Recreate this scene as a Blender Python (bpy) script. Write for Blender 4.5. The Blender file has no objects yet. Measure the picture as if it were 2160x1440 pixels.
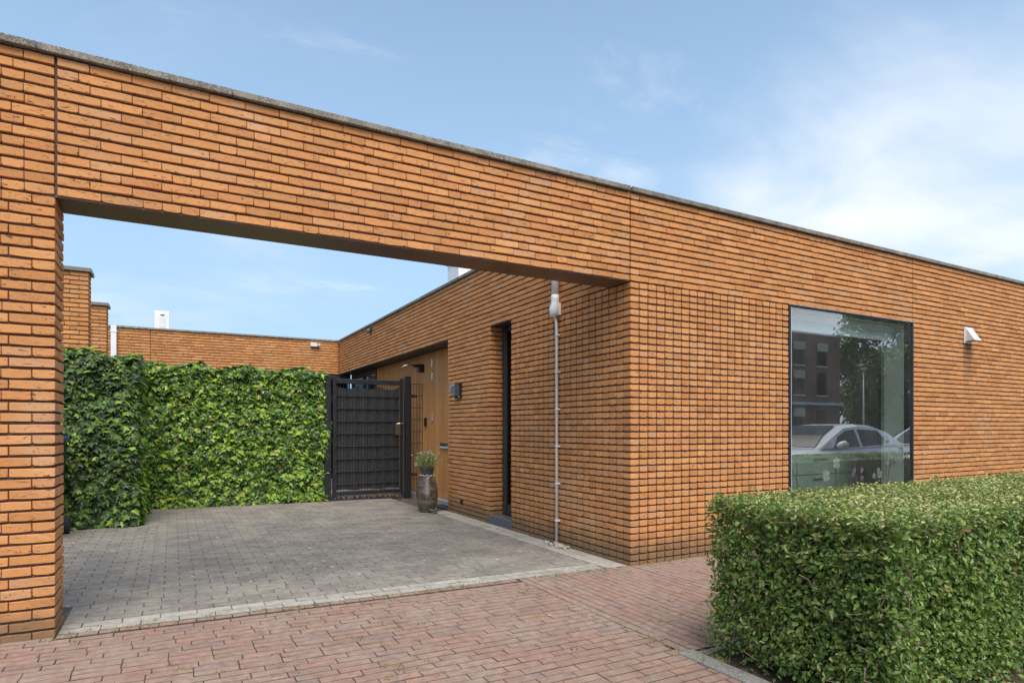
import bpy, bmesh, math, random
import numpy as np
from mathutils import Vector, Matrix
random.seed(7); RNG = np.random.default_rng(11)
SC = bpy.context.scene
COL = SC.collection
PI = math.pi

# ------------------------------------------------------------------ camera, sky, sun, exposure
CAM = Vector((-3.6586, -4.3884, 1.2605)); YAW = 1.0665; FPX = 1295.67; V0 = 901.68
cam = bpy.data.cameras.new('camera'); camo = bpy.data.objects.new('camera', cam); COL.objects.link(camo)
camo.location = CAM; camo.rotation_euler = (PI/2, 0, YAW - PI/2)
cam.sensor_width = 36; cam.lens = FPX/2160*36; cam.shift_y = (V0-720)/2160
cam.clip_start = .05; cam.clip_end = 2000
SC.camera = camo
AX = np.array([math.cos(YAW), math.sin(YAW)]); RT = np.array([math.sin(YAW), -math.cos(YAW)])

SUN = Vector((-.10, -.60, .92)).normalized()
SUN_EL = math.asin(SUN.z); SUN_ROT = math.atan2(SUN.x, SUN.y)

class NT:
    """tiny node-tree helper"""
    def __init__(s, tree): s.t = tree; s.t.nodes.clear()
    def n(s, typ, ins=None, **kw):
        nd = s.t.nodes.new(typ)
        for k, v in kw.items(): setattr(nd, k, v)
        for k, v in (ins or {}).items():
            sock = nd.inputs[k]
            if hasattr(v, 'is_output'): s.t.links.new(v, sock)
            else: sock.default_value = v
        return nd
    def math(s, op, a, b=None, clamp=False):
        nd = s.n('ShaderNodeMath', operation=op, use_clamp=clamp)
        for i, v in enumerate((a, b)):
            if v is None: continue
            if hasattr(v, 'is_output'): s.t.links.new(v, nd.inputs[i])
            else: nd.inputs[i].default_value = v
        return nd.outputs[0]
    def ramp(s, fac, stops, interp='LINEAR'):
        nd = s.n('ShaderNodeValToRGB', {'Fac': fac}); r = nd.color_ramp; r.interpolation = interp
        while len(r.elements) > 1: r.elements.remove(r.elements[-1])
        r.elements[0].position = stops[0][0]; r.elements[0].color = c4(stops[0][1])
        for p, c in stops[1:]:
            e = r.elements.new(p); e.color = c4(c)
        return nd.outputs[0]
    def mr(s, v, a, b, c=0., d=1., smooth=True):
        nd = s.n('ShaderNodeMapRange', {'Value': v, 'From Min': a, 'From Max': b, 'To Min': c, 'To Max': d}, interpolation_type='SMOOTHSTEP' if smooth else 'LINEAR')
        return nd.outputs[0]
    def mix(s, fac, a, b, mode='MIX'):
        nd = s.n('ShaderNodeMix', data_type='RGBA', blend_type=mode, clamp_factor=True)
        for i, v in ((0, fac), (6, a), (7, b)):
            if hasattr(v, 'is_output'): s.t.links.new(v, nd.inputs[i])
            else: nd.inputs[i].default_value = c4(v) if i else v
        return nd.outputs[2]
    def noise(s, vec, scale, detail=3., rough=.55, dist=0.):
        return s.n('ShaderNodeTexNoise', {'Vector': vec, 'Scale': scale, 'Detail': detail, 'Roughness': rough, 'Distortion': dist}).outputs['Fac']
    def vscale(s, vec, xyz):
        return s.n('ShaderNodeVectorMath', {0: vec, 1: xyz}, operation='MULTIPLY').outputs[0]
def c4(c):
    c = tuple(c)
    return c if len(c) == 4 else c+(1.,)

world = bpy.data.worlds.new('World'); SC.world = world; world.use_nodes = True
SKY_STRENGTH = .10
def build_world():
    t = NT(world.node_tree)
    out = t.n('ShaderNodeOutputWorld')
    sky = t.n('ShaderNodeTexSky', sky_type='NISHITA', sun_disc=False, sun_elevation=SUN_EL, sun_rotation=SUN_ROT, air_density=1., dust_density=1.2, ozone_density=1.6)
    d = t.n('ShaderNodeTexCoord').outputs['Generated']
    sp = t.n('ShaderNodeSeparateXYZ', {0: d}); x, y, z = sp.outputs
    zc = t.math('ADD', t.math('MAXIMUM', z, 0.), .16)
    uv = t.n('ShaderNodeCombineXYZ', {0: t.math('DIVIDE', x, zc), 1: t.math('DIVIDE', y, zc), 2: 0.}).outputs[0]
    big = t.noise(uv, .62, 7., .52, .1)
    wisp = t.noise(t.vscale(uv, (1., 1.5, 1.)), 1.5, 9., .58, .35)
    bank = t.n('ShaderNodeVectorMath', {0: d, 1: Vector((.84, .41, .285)).normalized()}, operation='DOT_PRODUCT').outputs['Value']
    bank2 = t.mr(bank, .930, 1.0, 0., .19)
    low = t.mr(z, .42, .05, 0., .06)
    south = t.mr(y, .25, -.55, 0., .13)
    m = t.mr(t.math('ADD', t.math('ADD', t.math('ADD', t.math('MULTIPLY', big, .62), t.math('MULTIPLY', wisp, .38)), bank2), t.math('ADD', low, south)), .50, .90, 0., 1.)
    m = t.math('MAXIMUM', m, t.mr(wisp, .54, .76, 0., .45))
    veil = t.mr(z, .78, .02, .32, .92)
    k = 1./SKY_STRENGTH
    deep = t.n('ShaderNodeHueSaturation', {'Saturation': 1.08, 'Value': 1., 'Color': sky.outputs[0]}).outputs[0]
    pale = t.mix(veil, deep, (.27*k, .40*k, .545*k, 1))
    c = t.mix(m, pale, (.56*k, .58*k, .61*k, 1))
    bg = t.n('ShaderNodeBackground', {'Color': c, 'Strength': SKY_STRENGTH})
    t.t.links.new(bg.outputs[0], out.inputs[0])
build_world()
sl = bpy.data.lights.new('sun', 'SUN'); sl.energy = 2.2; sl.angle = math.radians(45); sl.color = (1., .965, .90)
so = bpy.data.objects.new('sun', sl); COL.objects.link(so); so.rotation_euler = SUN.to_track_quat('Z', 'Y').to_euler(); so.location = (0, -10, 20)
SC.view_settings.view_transform = 'Standard'; SC.view_settings.look = 'None'
SC.view_settings.exposure = .92; SC.view_settings.gamma = 1.; SC.view_settings.use_curve_mapping = False

# ------------------------------------------------------------------ object helpers
ORG = {}
def tag(o, label=None, cat=None, group=None, kind=None):
    if label: o['label'] = label
    if cat: o['category'] = cat
    if group: o['group'] = group
    if kind: o['kind'] = kind
    return o
def thing(name, loc, label, cat, group=None):
    o = bpy.data.objects.new(name, None); COL.objects.link(o); o.location = loc; o.empty_display_size = .1
    ORG[o.name] = Vector(loc); return tag(o, label, cat, group)
def link(name, me, parent=None, wloc=(0, 0, 0), R=None):
    o = bpy.data.objects.new(name, me); COL.objects.link(o)
    w = Vector(wloc); ORG[o.name] = w
    if parent is not None:
        o.parent = parent; o.location = w-ORG[parent.name]
    else: o.location = w
    if R is not None: o.rotation_euler = R
    return o
class MB:
    """collects shapes, builds ONE mesh object (vertices in world coordinates)"""
    def __init__(s): s.v = []; s.f = []
    def add(s, vs, fs):
        b = len(s.v); s.v += [tuple(p) for p in vs]; s.f += [tuple(i+b for i in f) for f in fs]; return s
    def box(s, x0, x1, y0, y1, z0, z1, M=None):
        vs = [Vector((x, y, z)) for z in (z0, z1) for y in (y0, y1) for x in (x0, x1)]
        if M: vs = [M @ p for p in vs]
        return s.add(vs, [(0, 2, 3, 1), (4, 5, 7, 6), (0, 1, 5, 4), (2, 6, 7, 3), (0, 4, 6, 2), (1, 3, 7, 5)])
    def tube(s, pts, r, n=8, caps=True):
        pts = [Vector(p) for p in pts]; rr = r if isinstance(r, (list, tuple)) else [r]*len(pts)
        vs = []; fs = []
        for i, p in enumerate(pts):
            d = (pts[min(i+1, len(pts)-1)]-pts[max(i-1, 0)]).normalized()
            a = d.orthogonal().normalized() if i == 0 else (a-d*a.dot(d)).normalized()
            b = d.cross(a)
            vs += [p+(a*math.cos(2*PI*k/n)+b*math.sin(2*PI*k/n))*rr[i] for k in range(n)]
        for i in range(len(pts)-1):
            fs += [(i*n+k, i*n+(k+1) % n, (i+1)*n+(k+1) % n, (i+1)*n+k) for k in range(n)]
        if caps: fs += [tuple(range(n-1, -1, -1)), tuple(range((len(pts)-1)*n, len(pts)*n))]
        return s.add(vs, fs)
    def lathe(s, c, prof, n=32):
        c = Vector(c); vs = []; fs = []
        for r, z in prof: vs += [c+Vector((r*math.cos(2*PI*k/n), r*math.sin(2*PI*k/n), z)) for k in range(n)]
        for i in range(len(prof)-1): fs += [(i*n+k, i*n+(k+1) % n, (i+1)*n+(k+1) % n, (i+1)*n+k) for k in range(n)]
        fs += [tuple(range(n-1, -1, -1)), tuple(range((len(prof)-1)*n, len(prof)*n))]
        return s.add(vs, fs)
    def prism(s, poly, axis, a, b):
        """polygon in the other two axes extruded along axis from a to b"""
        def p(q, w): 
            q = list(q); q.insert(axis, w); return q
        n = len(poly)
        return s.add([p(q, a) for q in poly]+[p(q, b) for q in poly], [tuple(range(n))[::-1], tuple(range(n, 2*n))]+[(k, (k+1) % n, n+(k+1) % n, n+k) for k in range(n)])
    def build(s, name, m, parent=None, wloc=None, smooth=False, bevel=0., recalc=True):
        w = Vector(wloc) if wloc is not None else (ORG[parent.name].copy() if parent is not None else Vector((0, 0, 0)))
        me = bpy.data.meshes.new(name); me.from_pydata([Vector(p)-w for p in s.v], [], s.f)
        if recalc or bevel:
            bm = bmesh.new(); bm.from_mesh(me); bmesh.ops.recalc_face_normals(bm, faces=bm.faces)
            if bevel: bmesh.ops.bevel(bm, geom=list(bm.edges), offset=bevel, segments=2, affect='EDGES', profile=.5, clamp_overlap=True)
            bm.to_mesh(me); bm.free()
        me.materials.append(m)
        if smooth: me.polygons.foreach_set('use_smooth', [True]*len(me.polygons))
        return link(name, me, parent, w)

def raw_mesh(name, V, sizes, idx, m, smooth=False):
    me = bpy.data.meshes.new(name); V = np.asarray(V, np.float32)
    me.vertices.add(len(V)); me.vertices.foreach_set('co', V.ravel())
    sizes = np.asarray(sizes, np.int32); idx = np.asarray(idx, np.int32)
    me.loops.add(len(idx)); me.loops.foreach_set('vertex_index', idx)
    me.polygons.add(len(sizes)); st = np.concatenate([[0], np.cumsum(sizes)[:-1]]).astype(np.int32)
    me.polygons.foreach_set('loop_start', st); me.polygons.foreach_set('loop_total', sizes)
    me.polygons.foreach_set('use_smooth', np.full(len(sizes), bool(smooth)))
    me.update(calc_edges=True); me.materials.append(m); return me
class Proto:
    def __init__(s, V, F):
        s.V = np.array(V, float); s.sizes = np.array([len(f) for f in F]); s.idx = np.array([i for f in F for i in f]); s.me = {}
    def mesh(s, name, m, smooth=False):
        k = (name, m.name)
        if k not in s.me: s.me[k] = raw_mesh(name, s.V, s.sizes, s.idx, m, smooth)
        return s.me[k]
def join(protos, ids, Ms, Ts, name, m, smooth=False):
    Vs = []; S = []; I = []; base = 0; ids = np.asarray(ids); Ms = np.asarray(Ms); Ts = np.asarray(Ts)
    for k, p in enumerate(protos):
        sel = np.where(ids == k)[0]
        if not len(sel): continue
        V = np.einsum('nij,vj->nvi', Ms[sel], p.V)+Ts[sel][:, None, :]
        nv = len(p.V)
        I.append((p.idx[None, :]+(base+np.arange(len(sel))*nv)[:, None]).ravel()); S.append(np.tile(p.sizes, len(sel)))
        Vs.append(V.reshape(-1, 3)); base += len(sel)*nv
    return raw_mesh(name, np.concatenate(Vs), np.concatenate(S), np.concatenate(I), m, smooth)
def place(protos, ids, Ms, Ts, score, parent, one, many, m, smooth=False, limit=300, extra=None):
    """the pieces that show largest become objects of their own, the rest one part of kind stuff"""
    ids = np.asarray(ids); Ms = np.asarray(Ms); Ts = np.asarray(Ts); score = np.asarray(score)
    order = np.argsort(-score)
    top = [i for i in order[:limit] if score[i] > 0]
    w = ORG[parent.name]
    for i in top:
        o = bpy.data.objects.new(one, protos[ids[i]].mesh(one, m, smooth)); COL.objects.link(o); o.parent = parent
        M = Matrix([list(Ms[i][r])+[Ts[i][r]-w[r]] for r in range(3)]+[[0, 0, 0, 1]])
        o.matrix_local = M
    rest = np.setdiff1d(np.arange(len(ids)), np.array(top, int))
    if len(rest):
        me = join(protos, ids[rest], Ms[rest], Ts[rest]-np.array(w)[None, :], many, m, smooth)
        o = link(many, me, parent, w); o['kind'] = 'stuff'
def view_score(T, area, nrm=None):
    """projected area in the photograph, 0 outside the frame"""
    T = np.asarray(T, float); q = T[:, :2]-np.array(CAM)[:2]; d = q@AX; u = 1080+FPX*(q@RT)/np.maximum(d, .05); v = V0-FPX*(T[:, 2]-CAM[2])/np.maximum(d, .05)
    ok = (d > .2) & (u > 2) & (u < 2158) & (v > 2) & (v < 1438)
    s = area/np.maximum(d, .2)**2
    if nrm is not None:
        q3 = np.array(CAM)[None]-T; q3 /= np.linalg.norm(q3, axis=1)[:, None]; s = s*np.maximum((q3*np.asarray(nrm)).sum(1), 0)
    return np.where(ok, s, 0)

# ------------------------------------------------------------------ materials
def new_mat(name):
    m = bpy.data.materials.new(name); m.use_nodes = True; t = NT(m.node_tree)
    out = t.n('ShaderNodeOutputMaterial'); return m, t, out
def rnd(t):
    a = t.n('ShaderNodeNewGeometry'); b = t.n('ShaderNodeObjectInfo')
    return t.math('FRACT', t.math('ADD', a.outputs['Random Per Island'], b.outputs['Random'])), a.outputs['Position']
def finish(t, out, col, rough=.8, metal=0., bump=None, bstr=.3, bdist=.01, spec=.5, extra=None):
    ins = {'Base Color': col if hasattr(col, 'is_output') else c4(col), 'Roughness': rough, 'Metallic': metal, 'Specular IOR Level': spec}
    if bump is not None: ins['Normal'] = t.n('ShaderNodeBump', {'Height': bump, 'Strength': bstr, 'Distance': bdist}).outputs[0]
    ins.update(extra or {})
    b = t.n('ShaderNodeBsdfPrincipled', ins); t.t.links.new(b.outputs[0], out.inputs[0]); return b
def simple(name, col, rough=.6, metal=0., var=.12, scale=14., bstr=.1, spec=.5):
    m, t, out = new_mat(name); r, pos = rnd(t)
    f = t.noise(pos, scale, 5.); g = t.noise(pos, scale*9, 3.)
    k = t.math('ADD', t.math('MULTIPLY', f, .7), t.math('MULTIPLY', g, .3))
    lo = tuple(c*(1-var) for c in col); hi = tuple(min(1, c*(1+var)) for c in col)
    finish(t, out, t.mix(t.mr(k, .35, .65), lo, hi), t.mr(f, .3, .7, max(.03, rough-.06), min(1, rough+.06)), metal, g, bstr, .004, spec); return m
def brick_mat():
    m, t, out = new_mat('orange_brick'); r, pos = rnd(t)
    r2 = t.math('FRACT', t.math('MULTIPLY', r, 13.7))
    base = t.ramp(r, [(0, (.605, .280, .104)), (.25, (.57, .248, .090)), (.5, (.63, .300, .116)), (.7, (.525, .218, .079)), (.86, (.59, .266, .097)), (1, (.57, .292, .138))])
    v = t.math('ADD', t.mr(r2, 0, 1, .88, 1.1, False), 0.)
    mot = t.noise(pos, 26., 5., .6)
    fine = t.noise(pos, 170., 3., .6)
    col = t.mix(1., base, t.n('ShaderNodeCombineColor', {0: v, 1: v, 2: v}).outputs[0], 'MULTIPLY')
    col = t.mix(t.mr(mot, .58, .8, 0, .55), col, (.46, .27, .16))
    col = t.mix(t.mr(mot, .42, .22, 0, .5), col, (.36, .13, .04))
    col = t.mix(t.mr(t.noise(pos, 1.3, 5., .6), .54, .74, 0, .32), col, (.62, .43, .28))
    crack = t.noise(t.vscale(pos, (26., 26., 105.)), 1., 4., .6, 1.2)
    patch = t.noise(pos, 6., 2.)
    cm = t.math('MULTIPLY', t.mr(crack, .60, .66), t.mr(patch, .36, .56, .25, .95))
    col = t.mix(cm, col, (.085, .035, .014))
    z = t.n('ShaderNodeSeparateXYZ', {0: pos}).outputs[2]
    dirt = t.mr(t.math('ADD', z, t.math('MULTIPLY', t.noise(pos, 5., 4.), -.28)), .19, -.08, 0., .8)
    col = t.mix(dirt, col, (.165, .118, .065))
    # rain streak below the vent hood
    xx = t.n('ShaderNodeSeparateXYZ', {0: pos}).outputs
    st = t.math('MULTIPLY', t.math('MULTIPLY', t.mr(xx[0], 5.80, 5.86), t.mr(xx[0], 6.10, 6.02)), t.math('MULTIPLY', t.mr(z, 1.6, 2.4, 0, .55), t.mr(z, 2.5, 2.44)))
    col = t.mix(t.math('MULTIPLY', st, t.mr(xx[1], .3, .2)), col, (.15, .09, .06))
    h = t.math('SUBTRACT', t.math('ADD', t.math('MULTIPLY', mot, .6), t.math('MULTIPLY', fine, .4)), t.math('MULTIPLY', cm, 1.2))
    finish(t, out, col, .88, 0, h, .55, .004, .25); return m
BRICK = brick_mat()
def mortar_mat():
    m, t, out = new_mat('dark_mortar'); r, pos = rnd(t)
    f = t.noise(pos, 60., 4.)
    finish(t, out, t.mix(t.mr(f, .3, .7), (.095, .056, .045), (.15, .098, .082)), .95, 0, f, .5, .004, .2); return m
MORTAR = mortar_mat()
def stone_mat(name, a, b, c, rough=.85, scale=9.):
    m, t, out = new_mat(name); r, pos = rnd(t)
    f = t.noise(pos, scale, 6., .65); g = t.noise(pos, scale*11, 4., .7); l = t.noise(pos, scale*3., 4., .6)
    v = t.mr(r, 0, 1, .85, 1.12, False)
    col = t.mix(t.mr(f, .35, .68), a, b); col = t.mix(t.mr(g, .50, .62, 0, .75), col, c); col = t.mix(t.mr(g, .44, .34, 0, .6), col, tuple(q*.4 for q in a)); col = t.mix(t.mr(l, .64, .72, 0, .35), col, (.30, .28, .16))
    col = t.mix(1., col, t.n('ShaderNodeCombineColor', {0: v, 1: v, 2: v}).outputs[0], 'MULTIPLY')
    finish(t, out, col, rough, 0, g, .4, .004, .3); return m
COPING = stone_mat('weathered_coping_stone', (.13, .115, .095), (.27, .24, .195), (.44, .41, .35))
KERBM = stone_mat('kerb_concrete', (.20, .185, .16), (.30, .28, .245), (.42, .40, .36))
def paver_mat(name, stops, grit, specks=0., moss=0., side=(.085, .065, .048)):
    m, t, out = new_mat(name); r, pos = rnd(t)
    base = t.ramp(r, stops)
    f = t.noise(pos, 2.2, 5., .6); mid = t.noise(pos, 22., 4.); g = t.noise(pos, 190., 3., .7)
    col = t.mix(t.mr(f, .40, .66, 0, .75), base, grit)
    v = t.mr(t.math('ADD', t.math('MULTIPLY', mid, .5), t.math('MULTIPLY', g, .5)), .36, .64, .72, 1.26, False)
    col = t.mix(1., col, t.n('ShaderNodeCombineColor', {0: v, 1: v, 2: v}).outputs[0], 'MULTIPLY')
    if moss:
        col = t.mix(t.mr(t.noise(pos, 3.4, 5., .65), .60, .72, 0, moss), col, (.20, .155, .06))
    if specks:
        vo = t.n('ShaderNodeTexVoronoi', {'Vector': pos, 'Scale': 7.5, 'Randomness': 1.})
        wob = t.math('ADD', vo.outputs['Distance'], t.math('MULTIPLY', t.noise(pos, 60., 2.), .12))
        keep = t.mr(t.n('ShaderNodeSeparateXYZ', {0: vo.outputs['Color']}).outputs[0], 1-specks, 1-specks+.02)
        sz = t.mr(t.n('ShaderNodeSeparateXYZ', {0: vo.outputs['Color']}).outputs[1], 0, 1, .10, .21, False)
        col = t.mix(t.math('MULTIPLY', keep, t.math('LESS_THAN', wob, sz)), col, (.50, .47, .42))
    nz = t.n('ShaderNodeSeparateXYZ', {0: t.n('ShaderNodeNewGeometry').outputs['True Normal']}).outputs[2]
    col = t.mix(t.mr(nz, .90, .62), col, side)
    finish(t, out, col, .9, 0, g, .45, .003, .25); return m
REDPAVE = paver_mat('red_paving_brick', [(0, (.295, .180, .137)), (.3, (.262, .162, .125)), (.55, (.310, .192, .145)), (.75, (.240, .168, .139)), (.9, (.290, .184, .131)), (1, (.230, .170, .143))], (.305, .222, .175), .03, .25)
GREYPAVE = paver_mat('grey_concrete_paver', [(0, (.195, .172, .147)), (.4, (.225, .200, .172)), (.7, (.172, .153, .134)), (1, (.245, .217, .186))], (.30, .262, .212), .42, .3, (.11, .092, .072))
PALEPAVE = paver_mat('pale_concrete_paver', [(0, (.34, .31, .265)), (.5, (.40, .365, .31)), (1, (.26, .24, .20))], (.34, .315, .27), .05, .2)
JOINT = simple('joint_sand', (.105, .085, .062), .95, 0, .4, 9., .3, .2)
SOIL = simple('planting_soil', (.085, .064, .045), .95, 0, .4, 18., .6, .2)
ASPHALT = simple('street_asphalt', (.065, .064, .063), .92, 0, .3, 5., .3, .3)
def wood_mat():
    m, t, out = new_mat('golden_timber'); r, pos = rnd(t)
    base = t.ramp(r, [(0, (.60, .275, .090)), (.35, (.66, .315, .108)), (.7, (.54, .240, .076)), (1, (.69, .335, .118))])
    g = t.noise(t.vscale(pos, (40., 55., 1.6)), 1., 5., .65, .6); f = t.noise(t.vscale(pos, (9., 14., .5)), 1., 3.)
    col = t.mix(t.mr(g, .35, .7, 0, .5), base, (.26, .12, .040)); col = t.mix(t.mr(f, .5, .7, 0, .3), col, (.47, .27, .11))
    finish(t, out, col, .55, 0, g, .15, .002, .4); return m
WOOD = wood_mat()
BLACK = simple('anthracite_metal', (.016, .017, .020), .38, 0, .2, 20., .03, .5)
DARKFRAME = simple('dark_grey_frame', (.042, .044, .048), .45, 0, .15, 20., .05)
SCREEN = None
def screen_mat():
    m, t, out = new_mat('black_privacy_cloth'); r, pos = rnd(t)
    w = t.noise(t.vscale(pos, (160., 160., 30.)), 1., 3.); f = t.noise(pos, 5., 5.)
    col = t.mix(t.mr(w, .4, .75), (.022, .022, .024), (.070, .068, .068)); col = t.mix(t.mr(f, .6, .75, 0, .4), col, (.06, .055, .05))
    finish(t, out, col, .8, 0, w, .3, .004, .3); return m
SCREEN = screen_mat()
SOFFIT = simple('brown_steel_soffit', (.120, .068, .046), .38, 0., .12, 8., .03)
WHITEP = simple('white_plastic', (.80, .80, .79), .35, 0, .04, 8., .02)
GREYPIPE = simple('pale_grey_pipe', (.74, .75, .77), .35, 0, .08, 10., .02)
STEEL = simple('brushed_steel', (.60, .60, .60), .28, .9, .08, 20., .03)
ALU = simple('pale_aluminium', (.74, .73, .72), .40, .2, .05, 14., .03)
CAPMETAL = simple('grey_brown_cap_metal', (.20, .175, .15), .5, .1, .1, 8., .05)
BLUESTONE = simple('blue_grey_stone', (.105, .108, .115), .7, 0, .15, 22., .1)
RUBBER = simple('dark_rubber_mat', (.030, .030, .032), .9, 0, .3, 60., .4)
PLASTER = simple('white_plaster', (.84, .85, .82), .8, 0, .04, 5., .03)
BLINDM = simple('white_blind_fabric', (.80, .81, .80), .75, 0, .04, 60., .05)
CABINET = simple('sage_lacquer', (.30, .36, .31), .4, 0, .05, 4., .02)
FLOORW = simple('interior_oak_floor', (.22, .14, .08), .5, 0, .2, 4., .02)
def glass_mat(name, tint, boost, haze=0.):
    m, t, out = new_mat(name)
    fr = t.n('ShaderNodeFresnel', {'IOR': 1.5}).outputs[0]
    bf = t.n('ShaderNodeNewGeometry').outputs['Backfacing']
    fac = t.math('MULTIPLY', t.math('MULTIPLY', fr, boost, True), t.math('SUBTRACT', 1., bf))
    a = t.n('ShaderNodeBsdfTransparent', {'Color': c4(tint)}); b = t.n('ShaderNodeBsdfGlossy', {'Color': (1, 1, 1, 1), 'Roughness': 0.})
    mx = t.n('ShaderNodeMixShader', {0: fac, 1: a.outputs[0], 2: b.outputs[0]})
    if haze:      # light painted in as a pale diffuse film on the outside of the pane
        pos = t.n('ShaderNodeNewGeometry').outputs['Position']
        haze_bsdf = t.n('ShaderNodeBsdfDiffuse', {'Color': (.55, .54, .52, 1)})
        mx = t.n('ShaderNodeMixShader', {0: t.math('MULTIPLY', t.mr(t.noise(t.vscale(pos, (3., 3., 1.5)), 1., 5.), .3, .7, haze*.6, haze*1.4), t.math('SUBTRACT', 1., bf)), 1: mx.outputs[0], 2: haze_bsdf.outputs[0]})
    t.t.links.new(mx.outputs[0], out.inputs[0]); return m
GLASS = glass_mat('green_tinted_glass', (.90, .945, .92), 4.5, .038)
DARKGLASS = glass_mat('dark_glass', (.35, .37, .38), 1.8)
def leaf_mat(name, stops, rough=.42, trans=.25, spec=.45):
    m, t, out = new_mat(name); r, pos = rnd(t)
    col = t.ramp(r, stops)
    g = t.noise(pos, 55., 3.); v = t.mr(g, .3, .7, .82, 1.18, False)
    col = t.mix(1., col, t.n('ShaderNodeCombineColor', {0: v, 1: v, 2: v}).outputs[0], 'MULTIPLY')
    b = t.n('ShaderNodeBsdfPrincipled', {'Base Color': col, 'Roughness': rough, 'Specular IOR Level': spec})
    tr = t.n('ShaderNodeBsdfTranslucent', {'Color': t.mix(.5, col, (.20, .30, .03))})
    mx = t.n('ShaderNodeMixShader', {0: trans, 1: b.outputs[0], 2: tr.outputs[0]}); t.t.links.new(mx.outputs[0], out.inputs[0]); return m
IVYM = leaf_mat('ivy_leaf', [(0, (.030, .070, .018)), (.28, (.060, .135, .024)), (.5, (.120, .235, .028)), (.68, (.205, .350, .034)), (.84, (.33, .48, .046)), (.97, (.42, .50, .08)), (1, (.22, .15, .06))], .33, .32, .5)
PRIVETM = leaf_mat('privet_leaf', [(0, (.090, .160, .038)), (.3, (.140, .228, .050)), (.6, (.195, .295, .062)), (.82, (.235, .335, .080)), (.93, (.33, .37, .11)), (.98, (.32, .26, .10)), (1, (.26, .15, .08))], .36, .36, .45)
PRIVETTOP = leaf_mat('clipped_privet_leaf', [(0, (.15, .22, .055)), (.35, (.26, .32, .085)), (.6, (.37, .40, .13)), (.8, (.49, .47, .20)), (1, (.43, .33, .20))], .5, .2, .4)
IVYDARK = leaf_mat('old_ivy_leaf', [(0, (.022, .042, .016)), (.35, (.036, .068, .022)), (.65, (.060, .105, .030)), (.85, (.115, .185, .034)), (.95, (.22, .33, .04)), (1, (.10, .09, .04))], .42, .12, .3)  # darker leaf tones for the front face of the nearer ivy block
TREEM = leaf_mat('tree_leaf', [(0, (.060, .105, .025)), (.5, (.095, .155, .034)), (1, (.15, .21, .045))], .5, .2, .4)
TWIG = simple('brown_twig', (.19, .145, .095), .85, 0, .3, 40., .3, .2)
BARK = simple('grey_brown_bark', (.10, .080, .060), .9, 0, .3, 14., .5, .2)
HERB = leaf_mat('silver_herb', [(0, (.13, .20, .05)), (.5, (.20, .28, .075)), (1, (.27, .32, .12))], .6, .25, .3)
PETAL = leaf_mat('pale_pink_petal', [(0, (.62, .46, .44)), (.5, (.74, .64, .60)), (1, (.55, .33, .34))], .6, .3, .3)
WEEDM = leaf_mat('joint_weed', [(0, (.14, .18, .04)), (.5, (.25, .25, .06)), (1, (.30, .24, .09))], .6, .25, .3)

# ------------------------------------------------------------------ brick layer
CO = .0625; BH = .0474
def zk(k): return (k-.4)*CO            # bottom of course k; course 42 starts at 2.6, the top one ends at 3.4125
def brick_proto(L, D, seed, droop=.001):
    r = random.Random(seed); j = lambda a: r.uniform(-a, a)
    h = BH; x0, x1 = -L/2, L/2; b = .0024
    pts = [(x0, .0025+droop), (x0+.0025+droop, 0+j(.001)), (x0+L*.36+j(.01), -.0012+j(.0018)), (x0+L*.68+j(.01), -.001+j(.0018)), (x1-.0025-droop, j(.001)), (x1, .0025+droop),
           (x1+j(.0006), h-.0008), (x0+L*.66+j(.012), h+j(.0012)), (x0+L*.3+j(.012), h+j(.0012)), (x0+j(.0006), h-.0008)]
    n = len(pts); V = []
    cx, cz = 0, h/2
    def inset(p, d): return (p[0]+(d if p[0] < cx-L*.3 else -d if p[0] > cx+L*.3 else 0), p[1]+(d if p[1] < cz else -d))
    for (x, z) in pts: V.append((x, D, z))
    for (x, z) in pts: V.append((x, b*1.4, z))
    for p in pts:
        x, z = inset(p, b); V.append((x, j(.0012), z))
    F = []
    for a in (0, 1): F += [(a*n+k, a*n+(k+1) % n, (a+1)*n+(k+1) % n, (a+1)*n+k) for k in range(n)]
    F.append(tuple(range(2*n, 3*n)))
    return Proto(V, F)
PROT = []; PIDX = {}
def proto_for(L, D):
    kind = min((.21, .155, .10, .06), key=lambda q: abs(q-L)); key = (kind, D)
    if key not in PIDX:
        PIDX[key] = []
        for s in range(5): PROT.append(brick_proto(kind, D, int(kind*1000)*7+int(D*1000)*13+s, .0045 if kind == .10 else .0008)); PIDX[key].append(len(PROT)-1)
    return random.choice(PIDX[key]), L/kind
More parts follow.
